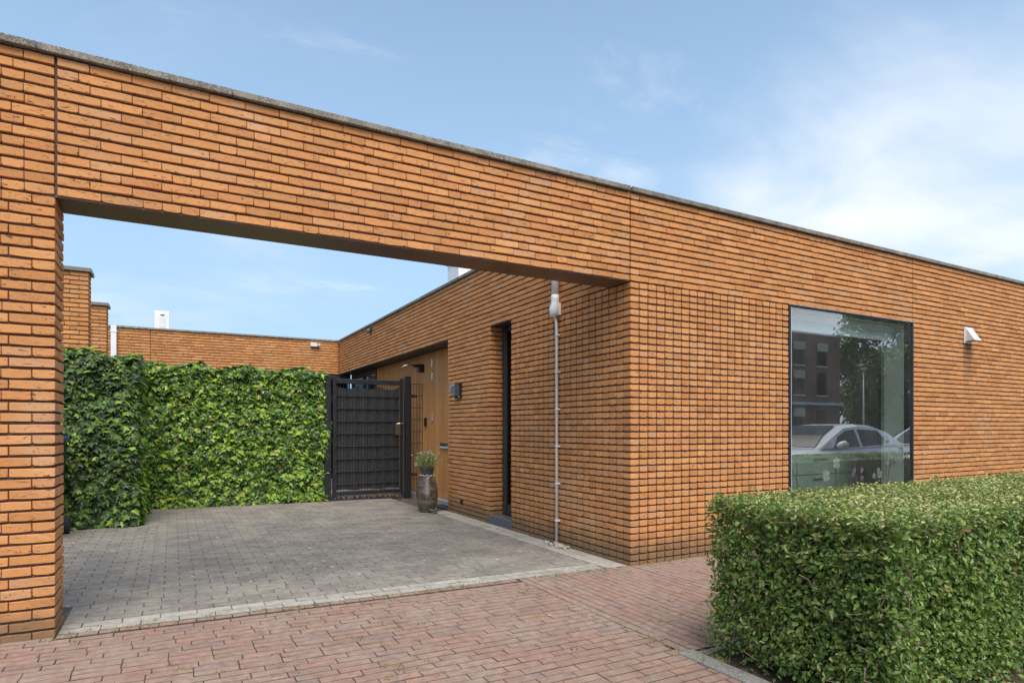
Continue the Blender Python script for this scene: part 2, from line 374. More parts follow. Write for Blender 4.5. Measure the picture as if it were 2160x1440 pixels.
class Wall:
    """bricks of one thing"""
    def __init__(s): s.id = []; s.M = []; s.T = []; s.N = []; s.A = []
    def brick(s, O, e, n_in, sc, z, L, D=.035):
        i, k = proto_for(L, D)
        out = random.gauss(0, .0013); rot = random.gauss(0, .004)
        e = np.array(e, float); n_in = np.array(n_in, float)
        e2 = e+np.array([0, 0, rot]); up = np.array([0, 0, 1])-e*rot
        s.id.append(i); s.M.append(np.stack([e2*k, n_in, up], 1)); p = np.array(O, float)+e*sc+n_in*out; p[2] = z+.0065+random.gauss(0, .0008)
        s.T.append(p); s.N.append(-n_in); s.A.append(L*BH)
    def lay(s, O, e, n_in, s0, s1, k0, k1, bond='wild', holes=(), rc=None):
        """rc: right corner bricks, (length, depth) for even and odd courses"""
        last = []
        for k in range(k0, k1):
            a = s0(k) if callable(s0) else s0; b = s1(k) if callable(s1) else s1
            z = zk(k); iv = [(a, b)]
            for (ha, hb, za, zb) in holes:
                if z+BH*.5 < za or z+BH*.5 > zb: continue
                iv = [q for (p0, p1) in iv for q in ((p0, min(p1, ha)), (max(p0, hb), p1)) if q[1]-q[0] > .02]
            joints = []
            for (p0, p1) in iv:
                end = p1
                if rc and abs(p1-b) < 1e-6:
                    L, D = rc[k % 2]; s.brick(O, e, n_in, p1-L/2, z, L, D); end = p1-L-.005
                x = p0
                if bond == 'grid':
                    npc = max(1, round((end-p0+.0125)/.1066)); pit = (end-p0+.0125)/npc
                    for q in range(npc): s.brick(O, e, n_in, p0+q*pit+(pit-.0125)/2, z, pit-.0125)
                    continue
                first = True
                while end-x > .02:
                    rem = end-x; best = None
                    for tr in range(4):
                        L = random.choice((.21, .21, .21, .10, .155)) if first else random.choice((.21, .21, .21, .21, .10, .21))
                        L += random.uniform(-.002, .002)
                        if rem < .36:
                            L = rem if rem < .235 else (.21 if rem-.214 > .09 else .10 if rem-.104 > .09 else rem/2-.002)
                        best = L
                        if rem < .36 or all(abs(x+L-q) > .03 for q in last): break
                    L = min(best, rem); s.brick(O, e, n_in, x+L/2, z, L); x += L+.0028; joints.append(x); first = False
            last = joints
    def done(s, parent, limit=300):
        T = np.array(s.T); T2 = T.copy(); T2[:, 2] += BH/2
        place(PROT, s.id, s.M, T, view_score(T2, np.array(s.A), np.array(s.N)), parent, 'brick', 'brickwork', BRICK, False, limit)
EX, EY = (1, 0, 0), (0, 1, 0); MX, MY = (-1, 0, 0), (0, -1, 0)
H0 = 2.6; H1 = 3.4125; IN = .016
def coping(parent, axis, fixed, a, b, depth, m=COPING, step=1.02, over=.030, z=H1, th=.042):
    """a run of coping stones; axis 0 along x (front at y=fixed, depth towards +y) / 1 along y (front at x=fixed, depth towards +x)"""
    x = a
    while x < b-.01:
        e = min(x+step, b); dz = random.uniform(-.0015, .0015)
        mb = MB()
        if axis == 0: mb.box(x+.0008, e-.0008, fixed-over+random.uniform(-.002, .002), fixed+depth, z, z+th+dz)
        else: mb.box(fixed-over+random.uniform(-.002, .002), fixed+depth, x+.002, e-.002, z, z+th+dz)
        mb.build('coping_stone', m, parent, bevel=.004); x = e

# ------------------------------------------------------------------ ground
def gz(x): return .0125*min(max(-x, 0), 6.)
def sheet(name, xs, y0, y1, dz, m):
    mb = MB(); vs = []
    for x in xs: vs += [(x, y0, gz(x)+dz), (x, y1, gz(x)+dz)]
    mb.add(vs, [(2*i, 2*i+2, 2*i+3, 2*i+1) for i in range(len(xs)-1)])
    o = mb.build(name, m, recalc=False); return o
g = MB().add([(-400, -400, -.16), (400, -400, -.16), (400, 400, -.16), (-400, 400, -.16)], [(0, 1, 2, 3)]).build('ground', ASPHALT, recalc=False); tag(g, kind='structure')
XS = (-14., -6., -4., -2., 0., 5.4)
pave = tag(sheet('pavement', XS, -8., .03, -.011, JOINT), 'red brick pavement in front of the brick house', kind='structure')
MB().box(5.4, 30, -3.1, 0, -.15, -.012).build('base_slab', JOINT, pave)
MB().box(5.3, 30, -3.22, -3.1, -.15, -.004).build('kerb_stone', KERBM, pave)
drive = tag(sheet('driveway', (-14., -6., -4., -2., 0., .5), .031, 20., -.008, JOINT), 'grey paved driveway behind the brick gateway', kind='structure')
def paver_proto(L, W, seed):
    r = random.Random(seed); b = .0022; V = []
    a = [(-L/2, -W/2), (L/2, -W/2), (L/2, W/2), (-L/2, W/2)]
    for (x, y) in a: V.append((x, y, -.03))
    for (x, y) in a: V.append((x, y, -b))
    for (x, y) in a: V.append((x-math.copysign(b+r.uniform(0, .002), x), y-math.copysign(b+r.uniform(0, .0015), y), r.uniform(-.0006, .0006)))
    F = []
    for q in (0, 4): F += [(q+k, q+(k+1) % 4, q+4+(k+1) % 4, q+4+k) for k in range(4)]
    F.append((8, 9, 10, 11)); return Proto(V, F)
class Floor:
    def __init__(s, L, W):
        s.L, s.W = L, W; s.p = [paver_proto(L, W, 90+k) for k in range(6)]; s.id = []; s.M = []; s.T = []; s.A = []
    def put(s, cx, cy, ang, L, W, tilt=.003, sink=.0005):
        a = ang+random.gauss(0, .004); c, n = math.cos(a), math.sin(a); kx, ky = L/s.L, W/s.W
        sl = -.0125 if -6 < cx < 0 else 0.
        tx = sl+random.gauss(0, tilt); ty = random.gauss(0, tilt)
        X = np.array([c, n, c*tx+n*ty]); Y = np.array([-n, c, -n*tx+c*ty])
        s.id.append(random.randrange(6)); s.M.append(np.stack([X*kx, Y*ky, np.array([-tx, -ty, 1.])], 1))
        s.T.append((cx, cy, gz(cx)+random.gauss(0, sink))); s.A.append(L*W)
    def rows(s, x0, x1, y0, y1, along, gap=.0034, bond='half', skip=None, L=None, rg=.0055):
        L = L or s.L; W = s.W; a0, a1, b0, b1 = (x0, x1, y0, y1) if along == 'x' else (y0, y1, x0, x1)
        nb = max(1, round((b1-b0)/(W+rg))); pb = (b1-b0)/nb
        for i in range(nb):
            b = b0+(i+.5)*pb; off = (.5*(i % 2) if bond == 'half' else random.random())*(L+gap)
            a = a0-off
            while a < a1:
                p0, p1 = max(a, a0), min(a+L, a1)
                if p1-p0 > .025:
                    c = (p0+p1)/2; x, y = (c, b) if along == 'x' else (b, c)
                    if not (skip and skip(x, y)): s.put(x, y, 0 if along == 'x' else PI/2, p1-p0, pb-rg)
                a += L+gap
    def done(s, parent, one, many, m, limit=300):
        T = np.array(s.T, float); place(s.p, s.id, s.M, T, view_score(T, np.array(s.A), np.tile([0, 0, 1.], (len(T), 1))), parent, one, many, m, False, limit)
fl = Floor(.205, .066); RG = .0060
fl.rows(-6.4, -4.26, -.072, -.004, 'x', rg=RG); fl.rows(-4.25, -1.2, -.045, .026, 'x', L=.10, rg=RG); fl.rows(-6.4, -1.176, -2.95, -.075, 'x', bond='wild', rg=RG)
fl.rows(-1.172, -1.102, -1.86, .026, 'y', bond='half', rg=RG); fl.rows(-1.1, .0, -1.86, .026, 'y', bond='wild', rg=RG); fl.rows(.004, 2.6, -1.86, -.006, 'y', bond='wild', rg=RG)
fl.rows(-1.43, -1.225, -3.3, -1.87, 'x', bond='wild', skip=lambda x, y: y > -2.96 and x < -1.18)
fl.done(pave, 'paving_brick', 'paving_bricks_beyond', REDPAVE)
# driveway: dark field, pale edging, slabs beside the pier
fd = Floor(.206, .103); fd.rows(-4.25, -.262, .245, .6745, 'x', rg=.004); fd.rows(-5.6, -.262, .6745, 6.32, 'x', rg=.004); fd.rows(-1.36, .05, 6.325, 8.2, 'x')
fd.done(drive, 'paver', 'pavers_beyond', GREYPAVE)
fp = Floor(.206, .103); fp.rows(-4.25, -.262, .031, .241, 'x'); fp.rows(-.258, -.006, .031, 4.3, 'y')
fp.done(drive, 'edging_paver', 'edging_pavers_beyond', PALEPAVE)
# kerb and planting bed
kb = MB().box(-1.222, -1.115, -8, -1.868, -.12, .028).build('kerb', KERBM, bevel=.008); tag(kb, 'grey concrete kerb edging the hedge bed', kind='structure')
kb2 = MB().box(-1.112, 9.2, -1.93, -1.868, -.12, .006).build('bed_edging', KERBM, bevel=.006); tag(kb2, 'low concrete edging behind the hedge', kind='structure')
bed = MB()
nx, ny = 60, 16; vs = []
for i in range(nx+1):
    for j in range(ny+1):
        vs.append((-1.112+10.2*i/nx, -3.4+1.465*j/ny, .012+random.uniform(-.012, .014)))
bed.add(vs, [(i*(ny+1)+j, (i+1)*(ny+1)+j, (i+1)*(ny+1)+j+1, i*(ny+1)+j+1) for i in range(nx) for j in range(ny)])
tag(bed.build('planting_bed', SOIL, recalc=False, smooth=True), 'bare soil bed under the clipped hedge', kind='structure')

# ------------------------------------------------------------------ brick gateway (pier and beam over the driveway)
XG = -4.256; TH = .32
gate_way = thing('brick_gateway', (XG, TH/2, 0), 'orange brick pier and long beam spanning the driveway entrance, with stone coping', 'gateway')
w = Wall()
PC = ((.21, .10), (.105, .205))
w.lay((0, 0, 0), EX, EY, -5.35, XG, 0, 42, 'wild', rc=PC)
w.lay((0, 0, 0), EX, EY, -5.35, XG-.004, 42, 55, 'wild')
w.lay((0, 0, 0), EX, EY, XG+.010, -.008, 42, 55, 'wild')
w.lay((XG, 0, 0), EY, MX, lambda k: PC[k % 2][1]+.005, TH, 0, 42, 'wild')
w.done(gate_way)
MB().box(-5.35, XG-IN, IN, TH, -.1, H1).build('pier_core', MORTAR, gate_way)
MB().box(XG-.004, -.002, IN, TH-.02, H0+.012, H1).build('beam_core', MORTAR, gate_way)
MB().box(XG-.06, -.004, .012, TH, H0-.004, H0+.008).build('soffit', SOFFIT, gate_way, bevel=.002)
MB().box(-5.35, XG-IN-.02, TH+.001, TH+.02, -.1, H1-.002).build('pier_back', MORTAR, gate_way)
coping(gate_way, 0, 0, -5.36, -.02, TH+.01)

# ------------------------------------------------------------------ brick house
house = thing('brick_house', (0, 0, 0), 'flat-roofed orange brick house with large picture window, corner facing the pavement', 'house')
XE = 7.95; YB = 11.257; WX0, WX1 = 2.199, 4.592; WZ0 = .34
RX = .33; RY0, RY1 = 4.257, YB      # door recess
SW0, SW1 = 2.265, 2.849            # tall side window
w = Wall()
def fs0(k): return 0.
# front: corner bricks are deep ones laid with the grid
for k in range(0, 42):
    w.brick((0, 0, 0), EX, EY, .049, zk(k), .098, .098)
w.lay((0, 0, 0), EX, EY, .1095, WX0-.004, 0, 42, 'grid')
w.lay((0, 0, 0), EX, EY, WX1+.012, XE, 0, 42, 'wild')
w.lay((0, 0, 0), EX, EY, WX0, WX1, 0, 5, 'wild')
w.lay((0, 0, 0), EX, EY, .004, WX1+.002, 42, 55, 'wild'); w.lay((0, 0, 0), EX, EY, WX1+.010, XE, 42, 55, 'wild')
# side wall towards the driveway, seen left to right along -y
w.lay((0, 0, 0), MY, EX, -SW0+.004, -.1095, 0, 42, 'grid')
SC2 = ((.21, .10), (.105, .185))
w.lay((0, 0, 0), MY, EX, -RY0, -SW1, 0, 42, 'wild', rc=SC2)
w.lay((0, SW1, 0), EX, EY, lambda k: SC2[k % 2][1]+.005, .192, 0, 42, 'wild')
w.lay((0, 0, 0), MY, EX, -RY0+.003, -TH-.004, 42, 55, 'wild'); w.lay((0, 0, 0), MY, EX, -YB+.006, -RY0-.004, 42, 55, 'wild')
w.done(house)
c = MB()      # core walls, pieces butted end to end
c.box(IN, WX0-.012, IN, .25, -.1, H0); c.box(WX1+.012, XE, IN, .25, -.1, H0); c.box(WX0-.012, WX1+.012, IN, .25, -.1, WZ0-.01); c.box(IN, XE, IN, .25, H0+.012, H1)
c.box(IN, .25, .25, SW0-.012, -.1, H0); c.box(IN, .25, SW1+IN, RY0-.01, -.1, H0); c.box(IN, .25, .25, YB+.3, H0+.012, H1)
c.box(XE-.25, XE, .25, YB, -.1, H1-.01); c.box(.25, RX+.06, RY0-.16, RY0-.01, -.1, H0)
c.build('wall', MORTAR, house)
MB().box(.25, XE-.25, .25, YB+3, 3.20, 3.30).build('roof', CAPMETAL, house)
MB().box(.012, RX+.1, RY0-.006, YB, H0-.004, H0+.008).build('recess_soffit', DARKFRAME, house)
MB().box(.012, .25, SW0-.01, SW1+.01, H0-.004, H0+.008).build('window_soffit', DARKFRAME, house)
coping(house, 0, 0, .0, XE, .30); coping(house, 1, 0, .305, YB-.002, .30)
# tall side window
tw = MB().box(.19, .235, SW1-.085, SW1-.004, .115, H0-.008).box(.19, .235, SW0+.0, SW0+.075, .115, H0-.008).box(.19, .235, SW0+.076, SW1-.086, .115, .25).box(.19, .235, SW0+.076, SW1-.086, H0-.07, H0-.008).build('tall_window', DARKFRAME, house, bevel=.004)
MB().box(.206, .212, SW0+.074, SW1-.084, .24, H0-.06).build('pane', DARKGLASS, tw)
for yy in (SW1-.105, SW1-.135): MB().box(.178, .189, yy, yy+.012, .13, H0-.01).build('window_rib', DARKFRAME, tw)
MB().box(.26, .30, SW0-.2, SW1+.3, .05, H0).build('net_curtain', simple('dark_curtain', (.10, .09, .08), .9, 0, .3, 30., .2), tw)
MB().box(-.012, .19, SW0-.006, SW1+.006, -.02, .108).build('threshold_stone', BLUESTONE, house, bevel=.004)
# timber front with door
y = RY0; door_edges = (5.72, 6.97)
def board(parent, y0, y1, z0=.075, z1=H0-.012):
    mb = MB(); n = max(2, round((y1-y0)/.034)); vs = []; pit = (y1-y0)/n
    prof = []
    for i in range(n):
        a = y0+i*pit; prof += [(a+.0015, .004), (a+.004, 0), (a+pit-.004, 0), (a+pit-.0015, .004)]
    prof = [(y0+.001, .018)]+prof+[(y1-.001, .018)]
    vs = [(RX+d, q, z0) for q, d in prof]+[(RX+d, q, z1) for q, d in prof]; m_ = len(prof)
    mb.add(vs, [(i, i+1, m_+i+1, m_+i) for i in range(m_-1)]); return mb.build('board', WOOD, parent, recalc=False)
panel = MB().box(RX+.019, RX+.05, RY0-.008, 9.10, .07, H0-.006).build('timber_cladding', simple('dark_batten', (.06, .035, .02), .8), house)
door = MB().box(RX+.012, RX+.0185, door_edges[0]+.004, door_edges[1]-.004, .075, H0-.012).build('front_door', WOOD, house)
for a, b, par in ((RY0, door_edges[0]-.006, panel), (door_edges[0]+.004, door_edges[1]-.004, door), (door_edges[1]+.006, 9.1, panel)):
    n = round((b-a)/.138)
    for i in range(n): board(par, a+(b-a)*i/n, a+(b-a)*(i+1)/n)
for z in (2.39, 2.16, 1.44):
    h = MB().tube([(RX-.012, door_edges[0]-.001, z-.07), (RX-.012, door_edges[0]-.001, z+.07)], .012, 8)
    for q in (-.042, 0, .042): h.tube([(RX-.012, door_edges[0]-.001, z+q-.004), (RX-.012, door_edges[0]-.001, z+q+.004)], .0145, 8)
    h.box(RX-.008, RX-.001, door_edges[0]-.028, door_edges[0]+.028, z-.065, z+.065); h.build('hinge', STEEL, door)
MB().box(RX-.035, RX-.002, 5.99, 6.06, 1.29, 1.44).build('lock', BLACK, door, bevel=.006)
lb = MB().box(RX-.012, RX-.001, 5.00, 5.36, .925, 1.005).build('letter_plate', STEEL, panel, bevel=.003)
MB().box(RX-.024, RX-.012, 5.01, 5.35, .915, .945).build('letter_flap', ALU, lb, bevel=.003)
MB().box(RX-.015, RX-.0125, 5.16, 5.29, .958, .99).build('letter_slot', RUBBER, lb)
MB().box(.20, RX+.02, RY0-.004, 9.6, -.02, .068).build('door_step', simple('pale_step_stone', (.33, .33, .32), .7), house, bevel=.004)
# glazed end of the recess
gl = MB()
for yy in (9.11, 10.1, 11.16): gl.box(RX-.02, RX+.05, yy, yy+.09, .07, H0-.008)
gl.box(RX-.02, RX+.05, 9.2, 10.1, H0-.12, H0-.008); gl.box(RX-.02, RX+.05, 10.19, 11.16, H0-.12, H0-.008); gl = gl.build('glazed_screen', DARKFRAME, house)
MB().box(RX+.01, RX+.016, 9.2, 11.16, .07, H0-.12).build('pane', DARKGLASS, gl); MB().box(RX+.4, RX+.5, 9.1, 11.2, .07, H0).build('inner_wall', DARKFRAME, gl)
# picture window
fr = MB().box(WX0-.010, WX0+.024, -.012, .09, WZ0, H0-.004).box(WX1-.028, WX1+.010, -.012, .09, WZ0, H0-.004).box(WX0+.025, WX1-.029, -.012, .09, H0-.022, H0-.004).box(WX0+.025, WX1-.029, -.012, .09, WZ0, WZ0+.04)
fr = fr.build('picture_window', BLACK, house, bevel=.003)
MB().box(WX0-.016, WX1+.016, -.022, -.0125, H0-.006, H0+.001).build('drip_strip', simple('grey_drip_metal', (.30, .30, .31), .5, .3), fr)
MB().box(WX0+.0245, WX0+.036, -.006, .0, WZ0+.04, H0-.023).build('glass_edge', ALU, fr)
MB().box(WX0+.02, WX1-.024, .004, .010, WZ0+.036, H0-.018).build('pane', GLASS, fr)
rv = MB().box(WX0-.012, WX0+.02, .092, .30, WZ0, H0).box(WX1-.03, WX1+.012, .092, .34, WZ0, H0).box(WX0+.021, WX1-.031, .092, .30, H0-.03, H0)
rv.build('window_reveal', PLASTER, fr); MB().box(WX0+.021, WX1-.031, .092, .44, WZ0, WZ0+.04).build('window_sill', PLASTER, fr, bevel=.004)
room = MB().box(.30, XE-.3, 4.6, 4.7, .0, 2.9).box(.26, .30, .32, 4.7, 0, 2.9).box(XE-.3, XE-.26, .32, 4.7, 0, 2.9).box(.30, XE-.3, .32, 4.6, 2.66, 2.76)
room.box(.30, WX0-.012, .32, .36, 0, 2.66).box(WX1+.012, XE-.3, .36, .40, 0, 2.66)
room.build('room_wall', PLASTER, house); MB().box(.30, XE-.3, .26, 4.6, -.05, .0).build('room_floor', FLOORW, house)

# ------------------------------------------------------------------ rear wing and the end piers on the left
rear = thing('rear_wing', (-2.7, YB, 0), 'low orange brick wall closing the far end of the courtyard under thin coping', 'building')
w = Wall(); w.lay((0, YB, 0), EX, EY, -4.09, -.006, 42, 55, 'wild'); w.lay((0, YB, 0), EX, EY, -6.2, -4.10, 42, 55, 'wild'); w.lay((0, YB, 0), EX, EY, -6.2, -.006, 36, 42, 'wild', holes=[(-2.2, 0, 0, 9)]); w.done(rear)
MB().box(-6.2, -.004, YB+IN, YB+.3, H0+.012, H1).box(-6.2, -2.2, YB+IN, YB+.3, -.1, H0+.011).build('wall', MORTAR, rear)
rg = MB().box(-2.19, .30, YB+.03, YB+.1, H0-.12, H0).box(-2.19, -2.1, YB+.03, YB+.1, 0, H0-.121).box(-1.0, -.9, YB+.03, YB+.1, 0, H0-.121).build('window_frame', DARKFRAME, rear)
MB().box(-2.09, .30, YB+.05, YB+.056, 0, H0-.122).build('pane', DARKGLASS, rg); MB().box(-2.19, .30, YB+.35, YB+.4, 0, H0).build('inner_wall', DARKFRAME, rg)
MB().box(-6.2, .2, YB+.3, YB+4, 3.2, 3.3).build('roof', CAPMETAL, rear); coping(rear, 0, YB, -6.2, -.001, .3)
for (x, y0, lab) in ((-4.685, 5.90, 'nearer of the two tall brick wall ends rising behind the ivy, metal capped'), (-4.690, 8.61, 'farther of the two tall brick wall ends, beside the white downpipe')):
    t = thing('brick_wall', (x-.5, y0+.17, 0), lab, 'wall', 'brick wall ends at the left side of the courtyard')
    w = Wall(); w.lay((0, y0, 0), EX, EY, x-.95, x, 28, 55, 'wild', rc=PC); w.lay((x, y0, 0), EY, MX, lambda k: PC[k % 2][1]+.005, .34, 28, 55, 'wild')
    T = np.array(w.T); w.done(t); MB().box(x-.95, x-IN, y0+IN, y0+.34, 0, H1).build('wall', MORTAR, t)
    MB().box(x-.97, x+.035, y0-.035, y0+.375, H1, H1+.055).build('cap', CAPMETAL, t, bevel=.004)

# ------------------------------------------------------------------ foliage helpers
def wob(P, s=1., seed=0.):
    x, y, z = P[:, 0]*s, P[:, 1]*s, P[:, 2]*s
    return (np.sin(3.1*x+1.3*z+seed)+np.sin(2.3*z-2.7*y+.7+seed)+np.sin(5.3*x+4.1*y-3.7*z+seed*2)+.6*np.sin(9.1*x-7.3*z+5.1*y)+.6*np.sin(8.3*z+6.7*y+2.2))/4.2
def nrmz(a): return a/np.maximum(np.linalg.norm(a, axis=1), 1e-9)[:, None]
def frames(n0, tip):
    n0 = nrmz(n0); t = nrmz(tip-n0*(tip*n0).sum(1)[:, None]); x = np.cross(t, n0); return np.stack([x, t, n0], 2)
def face_pts(o, a, b, n):
    """n random points on the rectangle o + s*a + t*b"""
    s = RNG.random((n, 1)); t = RNG.random((n, 1)); return np.array(o)+s*np.array(a)+t*np.array(b)
def ivy_proto(seed):
    r = random.Random(seed); j = lambda q: r.uniform(-q, q)
    out = [(0, 0), (.22, -.10), (.50+j(.06), -.02+j(.05)), (.34, .22), (.56+j(.07), .50+j(.06)), (.24, .52), (0, 1.+j(.08)), (-.24, .52), (-.56+j(.07), .50+j(.06)), (-.34, .22), (-.50+j(.06), -.02+j(.05)), (-.22, -.10)]
    V = [(x, y, -.22*abs(x)-.12*max(y-.4, 0)+j(.03)) for x, y in out]+[(0, .36, .06)]
    return Proto(V, [(k, (k+1) % 12, 12) for k in range(12)])
IVYP = [ivy_proto(k) for k in range(8)]
def priv_proto(seed):
    r = random.Random(seed); w = r.uniform(.25, .33); f = r.uniform(.10, .22); c = r.uniform(-.15, .12)
    V = [(0, 0, 0), (w*.8, .30, f*.8), (w, .58, f+c*.2), (w*.55, .84, f*.5+c*.6), (0, 1, c), (-w*.55, .84, f*.5+c*.6), (-w, .58, f+c*.2), (-w*.8, .30, f*.8), (0, .32, 0), (0, .62, c*.35)]
    return Proto(V, [(0, 1, 8), (0, 8, 7), (1, 2, 9, 8), (8, 9, 6, 7), (2, 3, 4, 9), (9, 4, 5, 6)])
PRIVP = [priv_proto(k) for k in range(6)]
def scatter(P, N, size, up, out, rand, tipdir, tiprand):
    n = len(P); n0 = N*out+np.array([0, 0, up])+RNG.normal(0, rand, (n, 3)); tip = np.array(tipdir)+RNG.normal(0, tiprand, (n, 3))+N*.3
    return frames(n0, tip)*size[:, None, None]

# ------------------------------------------------------------------ ivy hedges
def ivy(name, label, faces, core, seed, lo=.058, hi=.102, dark_faces=()):
    cx = (core[0]+core[1])/2; t = thing(name, (cx, (core[2]+core[3])/2, gz(cx)), label, 'hedge', 'ivy hedges in the courtyard')
    Ps = []; Ns = []; Os = []
    for fi, (o, a, b, nr, dens) in enumerate(faces):
        ar = np.linalg.norm(np.cross(a, b)); n = int(ar*dens*1.35); P = face_pts(o, a, b, n); N = np.tile(np.array(nr, float), (n, 1))
        P = P+N*(.075*wob(P, 2.2, seed)[:, None]-RNG.random((n, 1))**1.5*.085+.02)
        Ps.append(P); Ns.append(N); Os.append((RNG.random(n) < .9) if fi in dark_faces else np.zeros(n, bool))
    P = np.concatenate(Ps); N = np.concatenate(Ns); OL = np.concatenate(Os)
    P[:, 2] += .035*np.sin(P[:, 0]*9+P[:, 1]*4)*(P[:, 2] > 1.6)
    P = P+RNG.normal(0, .012, P.shape); P[:, 2] = np.maximum(P[:, 2], .07)
    size = RNG.uniform(lo, hi, len(P)); M = scatter(P, N, size, .6, 1., .46, (0, 0, -1.), .55)
    ids = RNG.integers(0, 8, len(P)); scr = view_score(P, size**2, M[:, :, 2]/size[:, None])
    for sel, mt_, lim, nm in ((~OL, IVYM, 300 if not dark_faces else 150, ''), (OL, IVYDARK, 150, 'old_')):
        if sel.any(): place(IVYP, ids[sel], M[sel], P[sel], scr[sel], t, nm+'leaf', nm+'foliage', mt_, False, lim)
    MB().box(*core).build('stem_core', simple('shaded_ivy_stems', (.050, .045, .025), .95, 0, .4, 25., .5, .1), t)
    tw = MB()
    for k in range(36):
        o, a, b, nr, dens = random.choice(faces[:2]); q = Vector(o)+Vector(a)*random.random(); q -= Vector(nr)*.16; q.z = .06; pts = [q.copy()]
        for s_ in range(5): q = q+Vector((random.gauss(0, .03), random.gauss(0, .01), .3)); pts.append(q.copy())
        tw.tube(pts, .006, 5, False)
    st = tw.build('stem', TWIG, t); st['kind'] = 'stuff'
    return t
ivy('ivy_hedge', 'long ivy hedge covering the fence to the left of the black gate', [((-4.15, 6.20, .06), (2.78, 0, 0), (0, 0, 2.12), (0, -1, .05), 1150), ((-4.15, 6.20, 2.18), (2.78, 0, 0), (0, .45, 0), (0, -.2, 1), 900), ((-1.39, 6.2, .06), (0, .3, 0), (0, 0, 2.1), (1, 0, 0), 700)], (-4.15, -1.44, 6.32, 6.62, .05, 2.12), 1.)
ivy('ivy_hedge', 'shaded dark green ivy block next to the left brick pier, nearest the street', [((-5.55, 4.46, .04), (1.50, 0, 0), (0, 0, 2.10), (0, -1, .05), 1150), ((-4.05, 4.46, .04), (0, 1.75, 0), (0, 0, 2.10), (1, 0, .05), 1100), ((-5.55, 4.46, 2.15), (1.5, 0, 0), (0, 1.5, 0), (0, -.2, 1), 700)], (-5.5, -4.19, 4.60, 6.30, .05, 2.06), 2.6, dark_faces=(0,))

